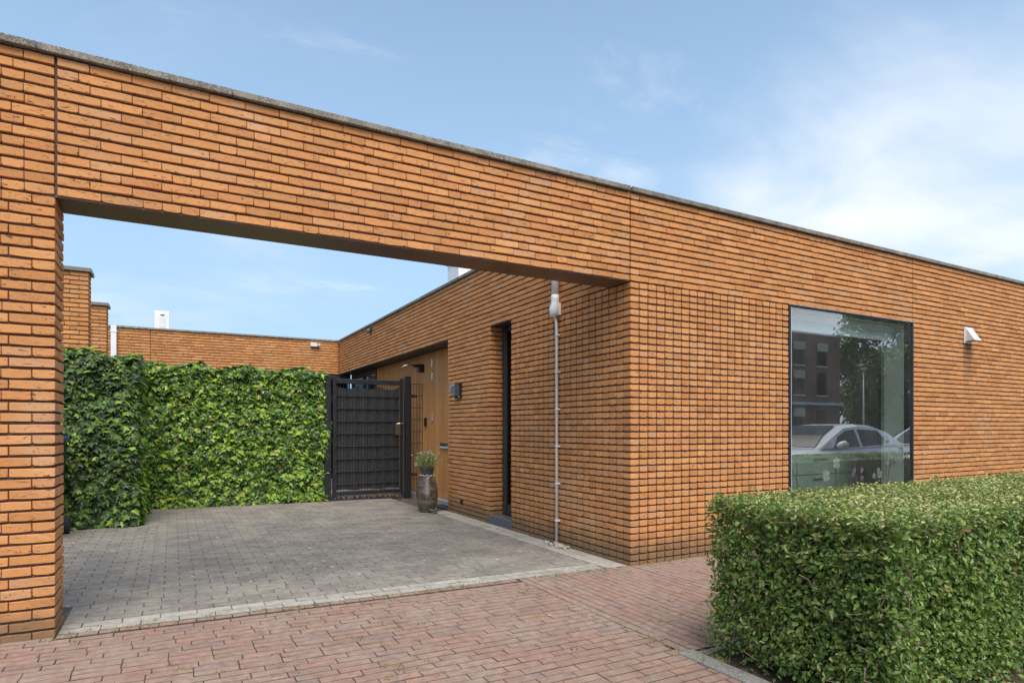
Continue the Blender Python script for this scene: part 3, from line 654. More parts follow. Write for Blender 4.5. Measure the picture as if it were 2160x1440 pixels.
# ------------------------------------------------------------------ clipped privet hedge on the right
def privet():
    x0, x1, y0, y1, z1 = -1.075, 8.6, -2.96, -1.945, .875
    t = thing('privet_hedge', ((x0+x1)/2, (y0+y1)/2, 0), 'clipped green privet hedge in the foreground before the picture window', 'hedge')
    sets = []
    def add(o, a, b, nr, dens, depth, top=False):
        ar = np.linalg.norm(np.cross(a, b)); n = int(ar*dens); P = face_pts(o, a, b, n); N = np.tile(np.array(nr, float), (n, 1))
        d = RNG.random((n, 1))**1.3*depth
        P = P+N*((.030 if not top else .012)*wob(P, 2.2, 3.)[:, None]*1.4-d)
        # ragged gaps: thin the outer layer where the noise is low
        keep = (wob(P, 3.4, 8.) > -.62) | (d[:, 0] > depth*.55) | (RNG.random(n) < .35) | top
        keep &= (P[:, 2] > .16) | (RNG.random(n) < .25+P[:, 2]*4)
        sets.append((P[keep], N[keep], top))
    L = np.array
    add((x0, y0, .03), (0, y1-y0, 0), (0, 0, z1-.03), (-1, 0, 0), 11500, .15)
    add((x0, y0, .03), (3.2, 0, 0), (0, 0, z1-.03), (0, -1, 0), 10500, .14)
    add((x0+3.2, y0, .03), (x1-x0-3.2, 0, 0), (0, 0, z1-.03), (0, -1, 0), 900, .12)
    add((x0, y1, .03), (1.2, 0, 0), (0, 0, z1-.03), (0, 1, 0), 5500, .13)
    add((x0+1.2, y1, .03), (x1-x0-1.2, 0, 0), (0, 0, z1-.03), (0, 1, 0), 1500, .13)
    add((x0, y0, z1), (4.2, 0, 0), (0, y1-y0, 0), (0, 0, 1), 8500, .075, True)
    add((x0+4.2, y0, z1), (x1-x0-4.2, 0, 0), (0, y1-y0, 0), (0, 0, 1), 1800, .07)
    # twigs with leaves standing out of the clipped face
    tw = MB(); SP = []; SN = []
    for k in range(110):
        r = random.random()
        if r < .5: q = Vector((x0+.03, random.uniform(y0, y1), random.uniform(.1, z1))); d = Vector((-1, random.gauss(0, .6), random.uniform(-.1, .9)))
        elif r < .75: q = Vector((random.uniform(x0, 2), y0+.03, random.uniform(.1, z1))); d = Vector((random.gauss(0, .6), -1, random.uniform(0, .9)))
        else: q = Vector((random.uniform(x0, 3), random.uniform(y0, y1), z1-.03)); d = Vector((random.gauss(0, .4), random.gauss(0, .4), .8))
        ln = random.uniform(.05, .13)*(.75 if r > .75 else 1); d = d.normalized(); tw.tube([q-d*.1, q, q+d*ln], .0022, 4, False)
        for s_ in range(8):
            f = (s_+1)/8; SP.append(q+d*ln*f); SN.append(d)
    sets.append((np.array(SP), np.array(SN), False))
    for k in range(420):                                     # inner branches
        face = random.random()
        q = Vector((random.uniform(x0+.03, 2.5) if face > .4 else x0+.04+random.random()*.12, y0+.03+random.random()*.1 if face > .4 else random.uniform(y0, y1), random.uniform(0, .7)))
        pts = [q.copy()]
        for s_ in range(3): q = q+Vector((random.gauss(0, .03), random.gauss(0, .03), random.uniform(.0, .07))); pts.append(q.copy())
        tw.tube(pts, random.uniform(.0018, .0045), 4, False)
    for k in range(16):
        q = Vector((x0+.2+random.random()*3, random.uniform(y0+.2, y1-.2), 0)); tw.tube([q, q+Vector((random.gauss(0, .04), random.gauss(0, .04), .45))], .011, 6, False)
    o = tw.build('twig', TWIG, t, recalc=False); o['kind'] = 'stuff'
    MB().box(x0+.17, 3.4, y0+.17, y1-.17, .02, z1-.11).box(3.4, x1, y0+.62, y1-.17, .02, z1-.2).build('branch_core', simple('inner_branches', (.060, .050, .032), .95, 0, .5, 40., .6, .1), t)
    for top in (False, True):
        P = np.concatenate([s[0] for s in sets if s[2] == top]); N = np.concatenate([s[1] for s in sets if s[2] == top])
        P = P+RNG.normal(0, .010, P.shape); q_ = np.clip((P[:, 0]-2.8)/1.6, 0, 1); P[:, 2] *= 1-.10*q_; P[:, 1] = y1+(P[:, 1]-y1)*(1-.5*q_)
        size = RNG.uniform(.017, .032, len(P))*(.85 if top else 1.)*np.where(RNG.random(len(P)) < .2, 1.2, 1.)
        M = scatter(P, N, size, .55, .75, .48, (0, 0, .25), .8)
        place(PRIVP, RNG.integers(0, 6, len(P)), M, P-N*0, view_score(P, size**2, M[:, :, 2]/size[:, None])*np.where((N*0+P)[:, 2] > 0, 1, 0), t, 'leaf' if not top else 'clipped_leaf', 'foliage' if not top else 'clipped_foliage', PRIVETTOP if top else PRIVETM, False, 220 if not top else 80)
privet()

# ------------------------------------------------------------------ gate, posts, mesh panel
GY = 6.2
for (x, z1, lab) in ((.036, 2.175, 'taller black square steel post between gate and mesh panel'), (-1.375, 2.13, 'black square steel post against the ivy at the hinge side of the gate')):
    t = thing('gate_post', (x, GY, 0), lab, 'post', 'posts of the black gate')
    MB().box(x-.05, x+.05, GY-.05, GY+.05, -.02, z1).build('post', BLACK, t, bevel=.004); MB().box(x-.052, x+.052, GY-.052, GY+.052, z1+.0005, z1+.008).build('post_cap', BLACK, t, bevel=.002)
gt = thing('metal_gate', (-.655, GY, .09), 'black metal bar gate lined with sagging black privacy cloth', 'gate')
gx0, gx1, gz0, gz1 = -1.29, -.045, .11, 2.10
MB().box(gx0, gx0+.06, GY-.025, GY+.025, gz0-.03, gz1+.035).build('frame_stile', BLACK, gt, bevel=.003); MB().box(gx1-.06, gx1, GY-.025, GY+.025, gz0-.03, gz1+.035).build('frame_stile', BLACK, gt, bevel=.003)
MB().box(gx0+.06, gx1-.06, GY-.024, GY+.024, gz1-.085, gz1-.005).build('frame_rail', BLACK, gt, bevel=.003); MB().box(gx0+.06, gx1-.06, GY-.024, GY+.024, gz0, gz0+.06).build('frame_rail', BLACK, gt, bevel=.003)
for k in range(8):
    z = 1.80-k*.215
    MB().tube([(gx0+.06, GY-.018, z), (gx1-.06, GY-.018, z)], .006, 6).tube([(gx0+.06, GY+.006, z), (gx1-.06, GY+.006, z)], .006, 6).build('cross_bar', BLACK, gt)
for k in range(22):
    x = gx0+.085+k*(gx1-gx0-.17)/21; MB().tube([(x, GY-.006, gz0+.06), (x, GY-.006, gz1-.085)], .004, 5).build('upright_wire', BLACK, gt)
cl = MB(); vs = []; nx = 60
for i in range(nx+1):
    f = i/nx; x = gx0+.066+(gx1-gx0-.132)*f; top = 1.985-.055*abs(math.sin(f*3*PI))**.7; yy = GY+.012+.008*math.sin(f*40)
    vs += [(x, yy, gz0+.085+.01*math.sin(f*17)), (x, yy+.004, 1.), (x, yy, top)]
cl.add(vs, [(3*i+a, 3*i+3+a, 3*i+4+a, 3*i+1+a) for i in range(nx) for a in (0, 1)]); cl.build('privacy_cloth', SCREEN, gt, recalc=False)
MB().box(gx1-.052, gx1-.008, GY-.036, GY-.026, 1.08, 1.42).build('lock_plate', BLACK, gt, bevel=.004)
MB().tube([(gx1-.03, GY-.036, 1.335), (gx1-.03, GY-.085, 1.335), (gx1-.05, GY-.09, 1.335), (gx1-.17, GY-.09, 1.33)], .011, 8).build('handle', STEEL, gt, smooth=True)
MB().box(gx1-.155, gx1-.062, GY-.034, GY-.026, 1.13, 1.31).build('lock_case', simple('worn_brass_lock', (.16, .12, .08), .35, .6), gt, bevel=.006)
for z in (.45, 1.75): MB().tube([(gx0-.022, GY-.01, z-.05), (gx0-.022, GY-.01, z+.05)], .014, 8).build('hinge', BLACK, gt)
sp = MB()
for k in range(34):
    x = gx0+.05+k*(gx1-gx0-.1)/33; sp.tube([(x, GY, gz0), (x+random.gauss(0, .02), GY-random.uniform(0, .03), random.uniform(.02, .055)+gz(x))], .006, 4)
o = sp.build('brush_strip', TWIG, gt); o['kind'] = 'stuff'
mp = thing('mesh_panel', (.21, GY, .09), 'narrow black wire mesh panel filling the gap between gate post and timber wall', 'fence panel')
for k in range(5): MB().tube([(.105+k*.053, GY, .09), (.105+k*.053, GY, 2.055)], .004, 5).build('upright_wire', BLACK, mp)
for k in range(10): MB().tube([(.088, GY-.006, 2.05-k*.214), (.322, GY-.006, 2.05-k*.214)], .0045, 5).build('cross_wire', BLACK, mp)
for z in (1.83, .42): 
    b = MB().box(.087, .205, GY-.03, GY-.012, z-.025, z+.025).build('clamp', BLACK, mp, bevel=.003); MB().tube([(.165, GY-.037, z), (.165, GY-.0305, z)], .009, 8).build('bolt', STEEL, b)

# ------------------------------------------------------------------ things on and by the walls
dp = thing('downpipe', (-.055, 1.19, 0), 'white wall pipe with bulbous lower end running into a thin grey tube', 'pipe')
prof = []
MB().tube([(-.048, 1.19, 2.60), (-.048, 1.19, 3.38)], .040, 16).build('pipe', WHITEP, dp, smooth=True)
MB().tube([(-.050, 1.19, 2.455), (-.056, 1.19, 2.462), (-.060, 1.19, 2.49), (-.060, 1.19, 2.55), (-.050, 1.19, 2.59), (-.048, 1.19, 2.64), (-.048, 1.19, 2.69)], [.012, .040, .052, .053, .045, .0425, .0425], 18).build('end_cowl', WHITEP, dp, smooth=True)
MB().box(-.03, -.004, 1.135, 1.185, 2.47, 2.60).build('wall_bracket', WHITEP, dp, bevel=.006)
MB().tube([(-.050, 1.195, 2.47), (-.040, 1.185, 2.40), (-.034, 1.182, 2.30), (-.034, 1.182, .0)], .0135, 10).build('lower_tube', GREYPIPE, dp, smooth=True)
for z in (2.26, 1.86, 1.46, 1.06, .66, .26): MB().box(-.049, -.002, 1.155, 1.198, z-.009, z+.009).build('clip', GREYPIPE, dp, bevel=.003)
plate = thing('house_number', (-.006, 4.075, 1.745), 'silver house number plate reading 10 beside the timber entrance', 'number plate')
MB().box(-.010, -.002, 3.985, 4.165, 1.745, 1.912).build('plate', simple('matt_silver', (.42, .43, .44), .45, .3), plate, bevel=.002)
fc = bpy.data.curves.new('digits', 'FONT'); fc.body = '10'; fc.size = .165; fc.align_x = 'CENTER'; fc.extrude = .0015; fc.space_character = 1.05
tmp = bpy.data.objects.new('digits', fc); COL.objects.link(tmp); bpy.context.view_layer.update()
dm = bpy.data.meshes.new_from_object(tmp.evaluated_get(bpy.context.evaluated_depsgraph_get())); bpy.data.objects.remove(tmp)
dm.materials.clear(); dm.materials.append(BLACK)
dg = link('digits', dm, plate, (-.0125, 4.075, 1.770), (PI/2, 0, -PI/2)); dg.scale = (.85, 1, 1)
ic = thing('intercom', (-.01, 3.83, 1.70), 'black intercom box with grey face right of the number plate', 'intercom')
MB().box(-.040, -.002, 3.735, 3.925, 1.69, 1.905).build('housing', BLACK, ic, bevel=.004); MB().box(-.044, -.0405, 3.752, 3.908, 1.722, 1.888).build('face', simple('grey_intercom_face', (.09, .095, .10), .4, .2), ic, bevel=.002); MB().box(-.0445, -.0405, 3.745, 3.765, 1.698, 1.712).build('button', WHITEP, ic)
av = thing('air_brick', (-.004, 3.745, .165), 'small black vent grille low in the brick wall by the door', 'vent'); MB().box(-.006, .02, 3.69, 3.80, .155, .217).build('grille', RUBBER, av)
for k in range(3): MB().box(-.009, -.0065, 3.695, 3.795, .168+k*.018, .173+k*.018).build('slat', BLACK, av)
vh = thing('vent_hood', (5.95, 0, 2.43), 'white metal vent hood on the brick wall right of the picture window', 'vent')
MB().box(5.845, 6.075, -.012, -.002, 2.42, 2.645).build('back_plate', ALU, vh, bevel=.002)
hd = MB(); X0, X1 = 5.87, 6.05
hd.add([(X0, -.0125, 2.635), (X1, -.0125, 2.635), (X1, -.125, 2.452), (X0, -.125, 2.452), (X0, -.0125, 2.628), (X1, -.0125, 2.628), (X1, -.118, 2.452), (X0, -.118, 2.452)], [(0, 1, 2, 3), (4, 7, 6, 5), (3, 2, 6, 7)])
hd.add([(X0, -.0125, 2.635), (X0, -.125, 2.452), (X0, -.0125, 2.452), (X0+.004, -.0125, 2.635), (X0+.004, -.125, 2.452), (X0+.004, -.0125, 2.452)], [(0, 1, 2), (3, 5, 4), (1, 4, 5, 2)])
hd.add([(X1, -.0125, 2.635), (X1, -.125, 2.452), (X1, -.0125, 2.452), (X1-.004, -.0125, 2.635), (X1-.004, -.125, 2.452), (X1-.004, -.0125, 2.452)], [(0, 2, 1), (3, 4, 5), (1, 2, 5, 4)])
hd.build('hood', ALU, vh, recalc=False)
wl = thing('wall_lamp', (RX-.05, 6.2, 2.36), 'black outdoor lamp with thin curved arm on the timber door', 'lamp')
MB().box(RX-.10, RX-.002, 6.13, 6.27, 2.27, 2.41).build('lamp_body', BLACK, wl, bevel=.008); MB().box(RX-.17, RX-.10, 6.15, 6.25, 2.355, 2.405).build('sensor_arm', BLACK, wl, bevel=.006)
MB().tube([(RX-.17, 6.2, 2.385), (RX-.26, 6.2, 2.39), (RX-.34, 6.2, 2.375), (RX-.40, 6.2, 2.345)], [.016, .015, .012, .008], 8).build('lamp_head', STEEL, wl, smooth=True)
ss = thing('wall_sensor', (-.03, 8.385, 3.26), 'small dark security sensor high on the side wall', 'sensor')
MB().box(-.03, -.002, 8.34, 8.43, 3.25, 3.36).build('base', BLACK, ss, bevel=.006); MB().tube([(-.03, 8.385, 3.31), (-.085, 8.385, 3.285)], [.035, .042], 10).build('head', simple('sensor_grey', (.12, .11, .10), .4), ss, smooth=False)
rl = thing('rear_wall_lamp', (-.61, YB-.05, 3.27), 'small silver wall light on the far courtyard wall', 'lamp')
MB().box(-.70, -.55, YB-.07, YB-.002, 3.255, 3.345).build('lamp_body', ALU, rl, bevel=.006); MB().box(-.55, -.47, YB-.10, YB-.02, 3.265, 3.335).build('lamp_lens', simple('clear_lens', (.45, .45, .44), .2), rl, bevel=.01)
bp = thing('rear_downpipe', (-4.77, YB-.05, 0), 'straight white downpipe on the far wall above the ivy', 'pipe')
MB().box(-4.82, -4.715, YB-.10, YB-.005, 0, 3.44).build('pipe', WHITEP, bp, bevel=.01); MB().box(-4.83, -4.705, YB-.105, YB-.003, 3.30, 3.34).build('bracket', WHITEP, bp, bevel=.003)
ac = thing('roof_unit', (-3.86, 11.95, 3.3), 'white boxy climate unit standing on the far flat roof', 'air conditioner')
MB().box(-4.03, -3.735, 11.8, 12.2, 3.34, 3.93).build('casing', WHITEP, ac, bevel=.012); MB().box(-3.93, -3.81, 11.793, 11.7995, 3.45, 3.80).build('label_panel', simple('pale_panel', (.66, .68, .66), .5), ac); MB().box(-3.91, -3.83, 11.789, 11.7925, 3.83, 3.85).build('badge', RUBBER, ac); MB().tube([(-3.80, 11.79, 3.36), (-3.78, 11.74, 3.43), (-3.745, 11.79, 3.45)], .014, 6).build('pipe', WHITEP, ac)
for x in (-3.99, -3.78): MB().box(x-.02, x+.02, 11.82, 12.18, 3.301, 3.34).build('foot', BLACK, ac)
ch = thing('roof_chimney', (.95, 5.75, 3.3), 'white square flue just visible above the side wall coping', 'chimney')
MB().box(.75, 1.2, 5.55, 6.05, 3.3, 4.22).build('flue', WHITEP, ch, bevel=.01); MB().box(.72, 1.23, 5.52, 6.08, 4.2205, 4.26).build('cap', ALU, ch, bevel=.005)
mt = thing('door_mat', (.1, 4.75, .0), 'dark rubber mat on the ground before the step of the timber door', 'mat')
MB().box(.0, .192, 4.30, 4.95, -.004, .012).build('mat', RUBBER, mt, bevel=.004)
bn = thing('wheelie_bin', (-4.95, 3.95, gz(-5)), 'dark wheeled bin with blue lid half hidden behind the left pier', 'bin')
def hull(x0, x1, y0, y1, z0, z1, t_): return [(x0+t_, y0+t_, z0), (x1-t_, y0+t_, z0), (x1-t_, y1-t_, z0), (x0+t_, y1-t_, z0), (x0, y0, z1), (x1, y0, z1), (x1, y1, z1), (x0, y1, z1)]
CUBEF = [(0, 3, 2, 1), (4, 5, 6, 7), (0, 1, 5, 4), (1, 2, 6, 5), (2, 3, 7, 6), (3, 0, 4, 7)]
MB().add(hull(-5.27, -4.715, 3.66, 4.22, .13, 1.10, .05), CUBEF).build('body', simple('dark_bin_plastic', (.02, .022, .026), .5), bn, bevel=.015)
MB().add(hull(-5.29, -4.695, 3.62, 4.25, 1.101, 1.165, -.0)[:4]+hull(-5.29, -4.695, 3.62, 4.25, 1.101, 1.165, 0)[4:], CUBEF).build('lid', simple('blue_bin_plastic', (.035, .075, .20), .4), bn, bevel=.02)
for x in (-5.2, -4.72): MB().tube([(x-.02, 4.18, .16), (x+.03, 4.18, .16)], .10, 16).build('wheel', RUBBER, bn)
MB().tube([(-5.15, 4.27, 1.08), (-4.75, 4.27, 1.08)], .014, 8).build('handle', BLACK, bn)

# ------------------------------------------------------------------ jar, flower pot
jx, jy = -.366, 4.18; jz = gz(jx)+.002
jar = thing('ceramic_jar', (jx, jy, jz), 'tall brown ridged ceramic jar standing on the paving near the door', 'jar')
def jar_mat():
    m, t, out = new_mat('brown_glazed_ceramic'); r, pos = rnd(t)
    z = t.n('ShaderNodeSeparateXYZ', {0: pos}).outputs[2]; f = t.noise(pos, 11., 5., .7, .6); g = t.noise(t.vscale(pos, (6., 6., 60.)), 1., 4.)
    col = t.mix(t.mr(f, .35, .65), (.045, .034, .027), (.13, .098, .074)); col = t.mix(t.mr(g, .55, .72, 0, .55), col, (.20, .15, .10))
    bd = t.math('MULTIPLY', t.mr(z, .155, .165), t.mr(z, .205, .195)); col = t.mix(t.math('MULTIPLY', bd, .8), col, (.17, .14, .105))
    finish(t, out, col, t.mr(f, .3, .7, .18, .42), 0, g, .3, .004, .6); return m
JARM = jar_mat()
prof = [(.112, 0), (.120, .01), (.140, .10), (.160, .20), (.165, .25)]
zz = .255
while zz < .50:
    f = (zz-.25)/.25; r = .165-.055*f**1.5; prof += [(r-.001, zz), (r+.0025, zz+.006), (r+.002, zz+.012), (r-.002, zz+.017)]; zz += .019
prof += [(.108, .505), (.100, .52), (.098, .535), (.105, .545), (.09, .548), (.06, .53), (.02, .52)]
MB().lathe((jx, jy, jz+.012), prof, 40).build('body', JARM, jar, smooth=True)
tor = MB(); pts = []
for k in range(97):
    a = 2*PI*k/96; rr = .104+.006*math.cos(a*9); pts.append((jx+rr*math.cos(a), jy+rr*math.sin(a), jz+.548+.010*math.sin(a*9)))
tor.tube(pts, .011, 8, False); tor.build('twisted_rim', simple('pale_ceramic', (.30, .25, .20), .5), jar, smooth=True)
hx, hy = jx+.02, jy-.15
MB().tube([(jx-.03, jy-.135, jz+.075), (jx-.02, jy-.175, jz+.06), (jx+.02, jy-.20, jz+.045), (jx+.065, jy-.185, jz+.05), (jx+.085, jy-.15, jz+.075), (jx+.09, jy-.115, jz+.10)], [.010, .013, .015, .015, .013, .010], 10).build('handle', JARM, jar, smooth=True)
MB().lathe((jx, jy, jz-.002), [(.15, 0), (.165, .004), (.166, .012), (.11, .0125)], 36).build('saucer', simple('stone_saucer', (.26, .24, .21), .7), jar, smooth=False)
pot = thing('flower_pot', (jx, jy, jz+.565), 'dark grey plastic pot sitting on the rim of the ceramic jar', 'plant pot')
MB().lathe((jx, jy, jz+.560), [(.080, 0), (.084, .005), (.103, .088), (.110, .09), (.112, .112), (.104, .113), (.100, .09), (.02, .088)], 32).build('pot', simple('slate_plastic', (.045, .052, .062), .4), pot, smooth=False)
MB().lathe((jx, jy, jz+.645), [(.098, 0), (.08, .008), (.03, .012)], 20).build('soil', SOIL, pot)
lv = thing('lavender_plant', (jx, jy, jz+.655), 'bushy grey-green herb with pale pink flower tips in the small pot', 'plant')
blade = Proto([(-.5, 0, 0), (.5, 0, 0), (.35, .5, .12), (-.35, .5, .12), (0, 1, .05)], [(0, 1, 2, 3), (3, 2, 4)])
n = 3400; ph = RNG.random(n)*2*PI; th = np.abs(RNG.normal(0, .58, n)); ln = RNG.uniform(.05, .235, n)*(1-.12*th)
D = np.stack([np.sin(th)*np.cos(ph), np.sin(th)*np.sin(ph), np.cos(th)], 1); B = np.array([jx, jy, jz+.655])+np.stack([np.cos(ph)*.075, np.sin(ph)*.075, np.zeros(n)], 1)*RNG.random((n, 1))
P = B+D*ln[:, None]; tip = D*.6+RNG.normal(0, .6, (n, 3)); M = frames(RNG.normal(0, 1, (n, 3)), tip); L = RNG.uniform(.018, .034, n)
M = np.stack([M[:, :, 0]*(.004), M[:, :, 1]*L[:, None], M[:, :, 2]*.01], 2); ids = np.zeros(n, int)
o = link('foliage', join([blade], ids, M, P-np.array(ORG[lv.name]), 'foliage', HERB), lv, ORG[lv.name]); o['kind'] = 'stuff'
st = MB(); FP = []
for k in range(34):
    a = random.random()*2*PI; q = abs(random.gauss(0, .5)); d = Vector((math.sin(q)*math.cos(a), math.sin(q)*math.sin(a), math.cos(q))); b0 = Vector((jx+.04*math.cos(a), jy+.04*math.sin(a), jz+.65)); e = b0+d*random.uniform(.20, .275); st.tube([b0, e], .0016, 3, False); FP.append(e)
for dz in (0., .03): 
    b0 = Vector((jx-.03, jy, jz+.68)); e = Vector((jx-.20, jy-.05, jz+.70+dz)); st.tube([b0, (b0+e)/2+Vector((0, 0, .02)), e], .0016, 3, False); FP += [e, e+Vector((.02, 0, .01))]
o = st.build('stalk', HERB, lv, recalc=False); o['kind'] = 'stuff'
bl = MB()
for e in FP:
    for s_ in range(5):
        p = e+Vector((random.gauss(0, .007), random.gauss(0, .007), random.gauss(0, .009))); r = random.uniform(.004, .0075)
        bl.add([p+Vector(v)*r for v in ((1, 0, 0), (-1, 0, 0), (0, 1, 0), (0, -1, 0), (0, 0, 1.3), (0, 0, -1.3))], [(0, 2, 4), (2, 1, 4), (1, 3, 4), (3, 0, 4), (2, 0, 5), (1, 2, 5), (3, 1, 5), (0, 3, 5)])
o = bl.build('blossom', PETAL, lv, recalc=False); o['kind'] = 'stuff'

# ------------------------------------------------------------------ pebbles, weeds, litter
pebs = [simple('pebble_'+n_, c_, .7, 0, .2, 30., .1) for n_, c_ in (('pale', (.50, .46, .40)), ('grey', (.27, .26, .25)), ('tan', (.42, .33, .23)))]
pm = []
for k in range(6):
    bm = bmesh.new(); bmesh.ops.create_icosphere(bm, subdivisions=2, radius=1.)
    sx = (1., random.uniform(.6, .85), random.uniform(.45, .65))
    for v in bm.verts: v.co = Vector((v.co.x*sx[0], v.co.y*sx[1], v.co.z*sx[2]))*(1+random.gauss(0, .05))
    me = bpy.data.meshes.new('pebble'); bm.to_mesh(me); bm.free(); me.materials.append(pebs[k % 3]); me.polygons.foreach_set('use_smooth', [True]*len(me.polygons)); pm.append(me)
for k in range(34):
    o = bpy.data.objects.new('pebble', pm[k % 6]); COL.objects.link(o); s_ = random.uniform(.017, .032); yy = random.gauss(1.14, .10); yy = min(max(yy, .92), 1.36)
    o.location = (-.04-random.random()**1.3*.085, yy, random.uniform(.008, .022)); o.scale = (s_, s_, s_); o.rotation_euler = (random.gauss(0, .3), random.gauss(0, .3), random.random()*6)
    tag(o, 'small rounded pebble in the loose heap at the foot of the grey tube', 'pebble', 'pebbles heaped under the wall pipe')
def tufts(name, spots, m, h=(.012, .035), nb=(8, 20), spread=.02):
    P = []; M = []
    for (x, y) in spots:
        for k in range(random.randint(*nb)):
            a = random.random()*2*PI; q = abs(random.gauss(0, .75)); L_ = random.uniform(*h); d = np.array([math.sin(q)*math.cos(a), math.sin(q)*math.sin(a), math.cos(q)])
            px, py = x+random.gauss(0, spread), y+random.gauss(0, spread*.5); P.append((px, py, gz(px)-.004)); f = frames(RNG.normal(0, 1, (1, 3)), d[None])[0]; M.append(np.stack([f[:, 0]*L_*.22, f[:, 1]*L_, f[:, 2]*L_*.3], 1))
    me = join([blade], np.zeros(len(P), int), np.array(M), np.array(P), name, m); o = link(name, me); o['kind'] = 'stuff'; return o
spots = [(random.uniform(-4.3, -.2), random.gauss(.0, .03)) for k in range(70)]+[(random.uniform(-5, -1.2), random.uniform(-1.6, 0)) for k in range(60)]+[(random.uniform(-1.1, 1.5), random.uniform(-1.8, -.02)) for k in range(40)]+[(-1.2+random.gauss(0, .03), -1.7+random.gauss(0, .12)) for k in range(8)]+[(x, -.03) for x in (.1, .35, .5, .9, 1.3)]
tag(tufts('joint_weeds', spots, WEEDM, (.011, .032), (7, 18)), 'tiny yellow-green weeds growing in the paving joints')
spots = [(random.uniform(-4.0, -.3), random.uniform(.25, 4.5)) for k in range(150)]
tag(tufts('joint_moss', spots, WEEDM, (.006, .014), (4, 9), .012), 'sparse moss specks in the grey driveway joints')
spots = [(random.uniform(-4.1, -1.4), 6.12+random.gauss(0, .03)) for k in range(40)]
tag(tufts('leaf_litter', spots, simple('dry_leaf', (.20, .13, .07), .9, 0, .4, 40., .1), (.02, .05), (4, 9), .03), 'dry leaf litter along the foot of the ivy')
spots = [(-1.12+random.gauss(0, .03), -2.0+random.gauss(0, .06)) for k in range(5)]
tag(tufts('bed_grass', spots, WEEDM, (.02, .06), (6, 12), .02), 'grass tufts at the corner of the hedge bed')

# ------------------------------------------------------------------ inside the picture window
rb = thing('roller_blind', (3.4, .2, 2.5), 'white roller blind drawn up to the top of the picture window', 'blind')
MB().box(WX0+.03, WX1-.12, .15, .23, H0-.125, H0-.035).build('cassette', BLINDM, rb, bevel=.01); MB().box(WX0+.05, WX1-.14, .17, .175, H0-.225, H0-.125).build('fabric', BLINDM, rb); MB().tube([(WX0+.05, .172, H0-.228), (WX1-.14, .172, H0-.228)], .010, 8).build('bottom_bar', ALU, rb)
sb = thing('sideboard', (4.2, 1.2, 0), 'sage green drawer cabinet inside the room behind the glass', 'cabinet')
MB().box(3.35, 4.95, .96, 1.45, .06, .90).build('carcass', CABINET, sb, bevel=.004); MB().box(3.33, 4.97, .94, 1.47, .9005, .925).build('top', CABINET, sb, bevel=.004)
for z0, z1 in ((.63, .88), (.36, .615), (.09, .345)):
    d = MB().box(3.37, 4.93, .942, .9595, z0, z1).build('drawer', CABINET, sb, bevel=.003); MB().tube([(3.95, .925, z1-.05), (4.25, .925, z1-.05)], .008, 8).build('handle', BLACK, d)
cu = thing('curtain', (5.2, .6, 0), 'dark curtain hanging at the right inside of the window', 'curtain'); vs = []; n = 60
for i in range(n+1): 
    f = i/n; vs += [(4.95+.5*f, .62+.03*math.sin(f*40), .05), (4.95+.5*f, .62+.03*math.sin(f*40), 2.6)]
MB().add(vs, [(2*i, 2*i+2, 2*i+3, 2*i+1) for i in range(n)]).build('fabric', simple('charcoal_curtain', (.06, .06, .065), .9), cu, recalc=False)
petal = [(0, 0, 0), (.5, .35, .12), (.42, .8, .05), (0, 1., -.08), (-.42, .8, .05), (-.5, .35, .12)]
def orchid(x, y, zf, col, label, nfl, size, lean):
    t = thing('orchid', (x, y, WZ0+.04), label, 'orchid', 'orchids on the window sill'); zb = WZ0+.041
    MB().lathe((x, y, zb), [(.04, 0), (.058, .10), (.06, .11), (.052, .11), (.05, .09), (.01, .088)], 20).build('pot', WHITEP, t)
    top = Vector((x+lean, y, zf)); MB().tube([(x, y, zb+.09), (x+.005, y, zb+.2), (x+lean*.3, y, (zb+zf)/2+.07), top], .0035, 6).build('stem', TWIG, t)
    MB().tube([(x-.015, y+.01, zb+.09), (x-.015, y+.01, zf+.08)], .003, 5).build('stake', BLACK, t)
    for k in range(4):
        a = k*PI/2+.4; q = MB(); V = [(x+math.cos(a)*r-math.sin(a)*w_, y+math.sin(a)*r*.6+math.cos(a)*w_*.6, zb+.1+h_) for r, w_, h_ in ((.01, -.012, 0), (.01, .012, 0), (.08, .028, .05), (.08, -.028, .05), (.15, 0, .02))]
        q.add(V, [(0, 1, 2, 3), (3, 2, 4)]).build('leaf', PRIVETM, t, recalc=False)
    pmat = leaf_mat('orchid_petal_'+label.split()[0], [(0, tuple(c_*.85 for c_ in col)), (1, col)], .5, .3, .3)
    for k in range(nfl):
        c0 = top+Vector((random.gauss(0, size*1.1), random.gauss(0, .012), random.gauss(0, size*1.0)))*(0 if nfl == 1 else 1); f = MB(); tilt = random.gauss(0, .3)
        for i in range(5):
            a = i*2*PI/5+PI/2+tilt; s_ = size*(1. if i else 1.05)
            f.add([(c0.x+(px*math.cos(a-PI/2)-py*math.sin(a-PI/2))*s_, c0.y-.01+pz*s_, c0.z+(px*math.sin(a-PI/2)+py*math.cos(a-PI/2))*s_) for px, py, pz in petal], [(0, 1, 2), (0, 2, 3), (0, 3, 4), (0, 4, 5)])
        f.build('flower', pmat, t, recalc=False)
orchid(3.33, .19, .80, (.78, .80, .66), 'large creamy white orchid bloom in the middle of the sill', 2, .075, -.02)
orchid(2.62, .19, .80, (.40, .07, .48), 'purple orchid arching to the left window edge', 2, .045, -.13)
orchid(3.70, .19, .67, (.50, .30, .50), 'violet orchid flowers low behind the hedge top', 4, .038, .03)
orchid(4.10, .19, .71, (.60, .58, .66), 'cluster of greyish white orchid flowers right of centre', 7, .040, .05)
orchid(4.40, .20, .87, (.66, .64, .68), 'tall pale orchid nearest the right window edge', 3, .040, .08)

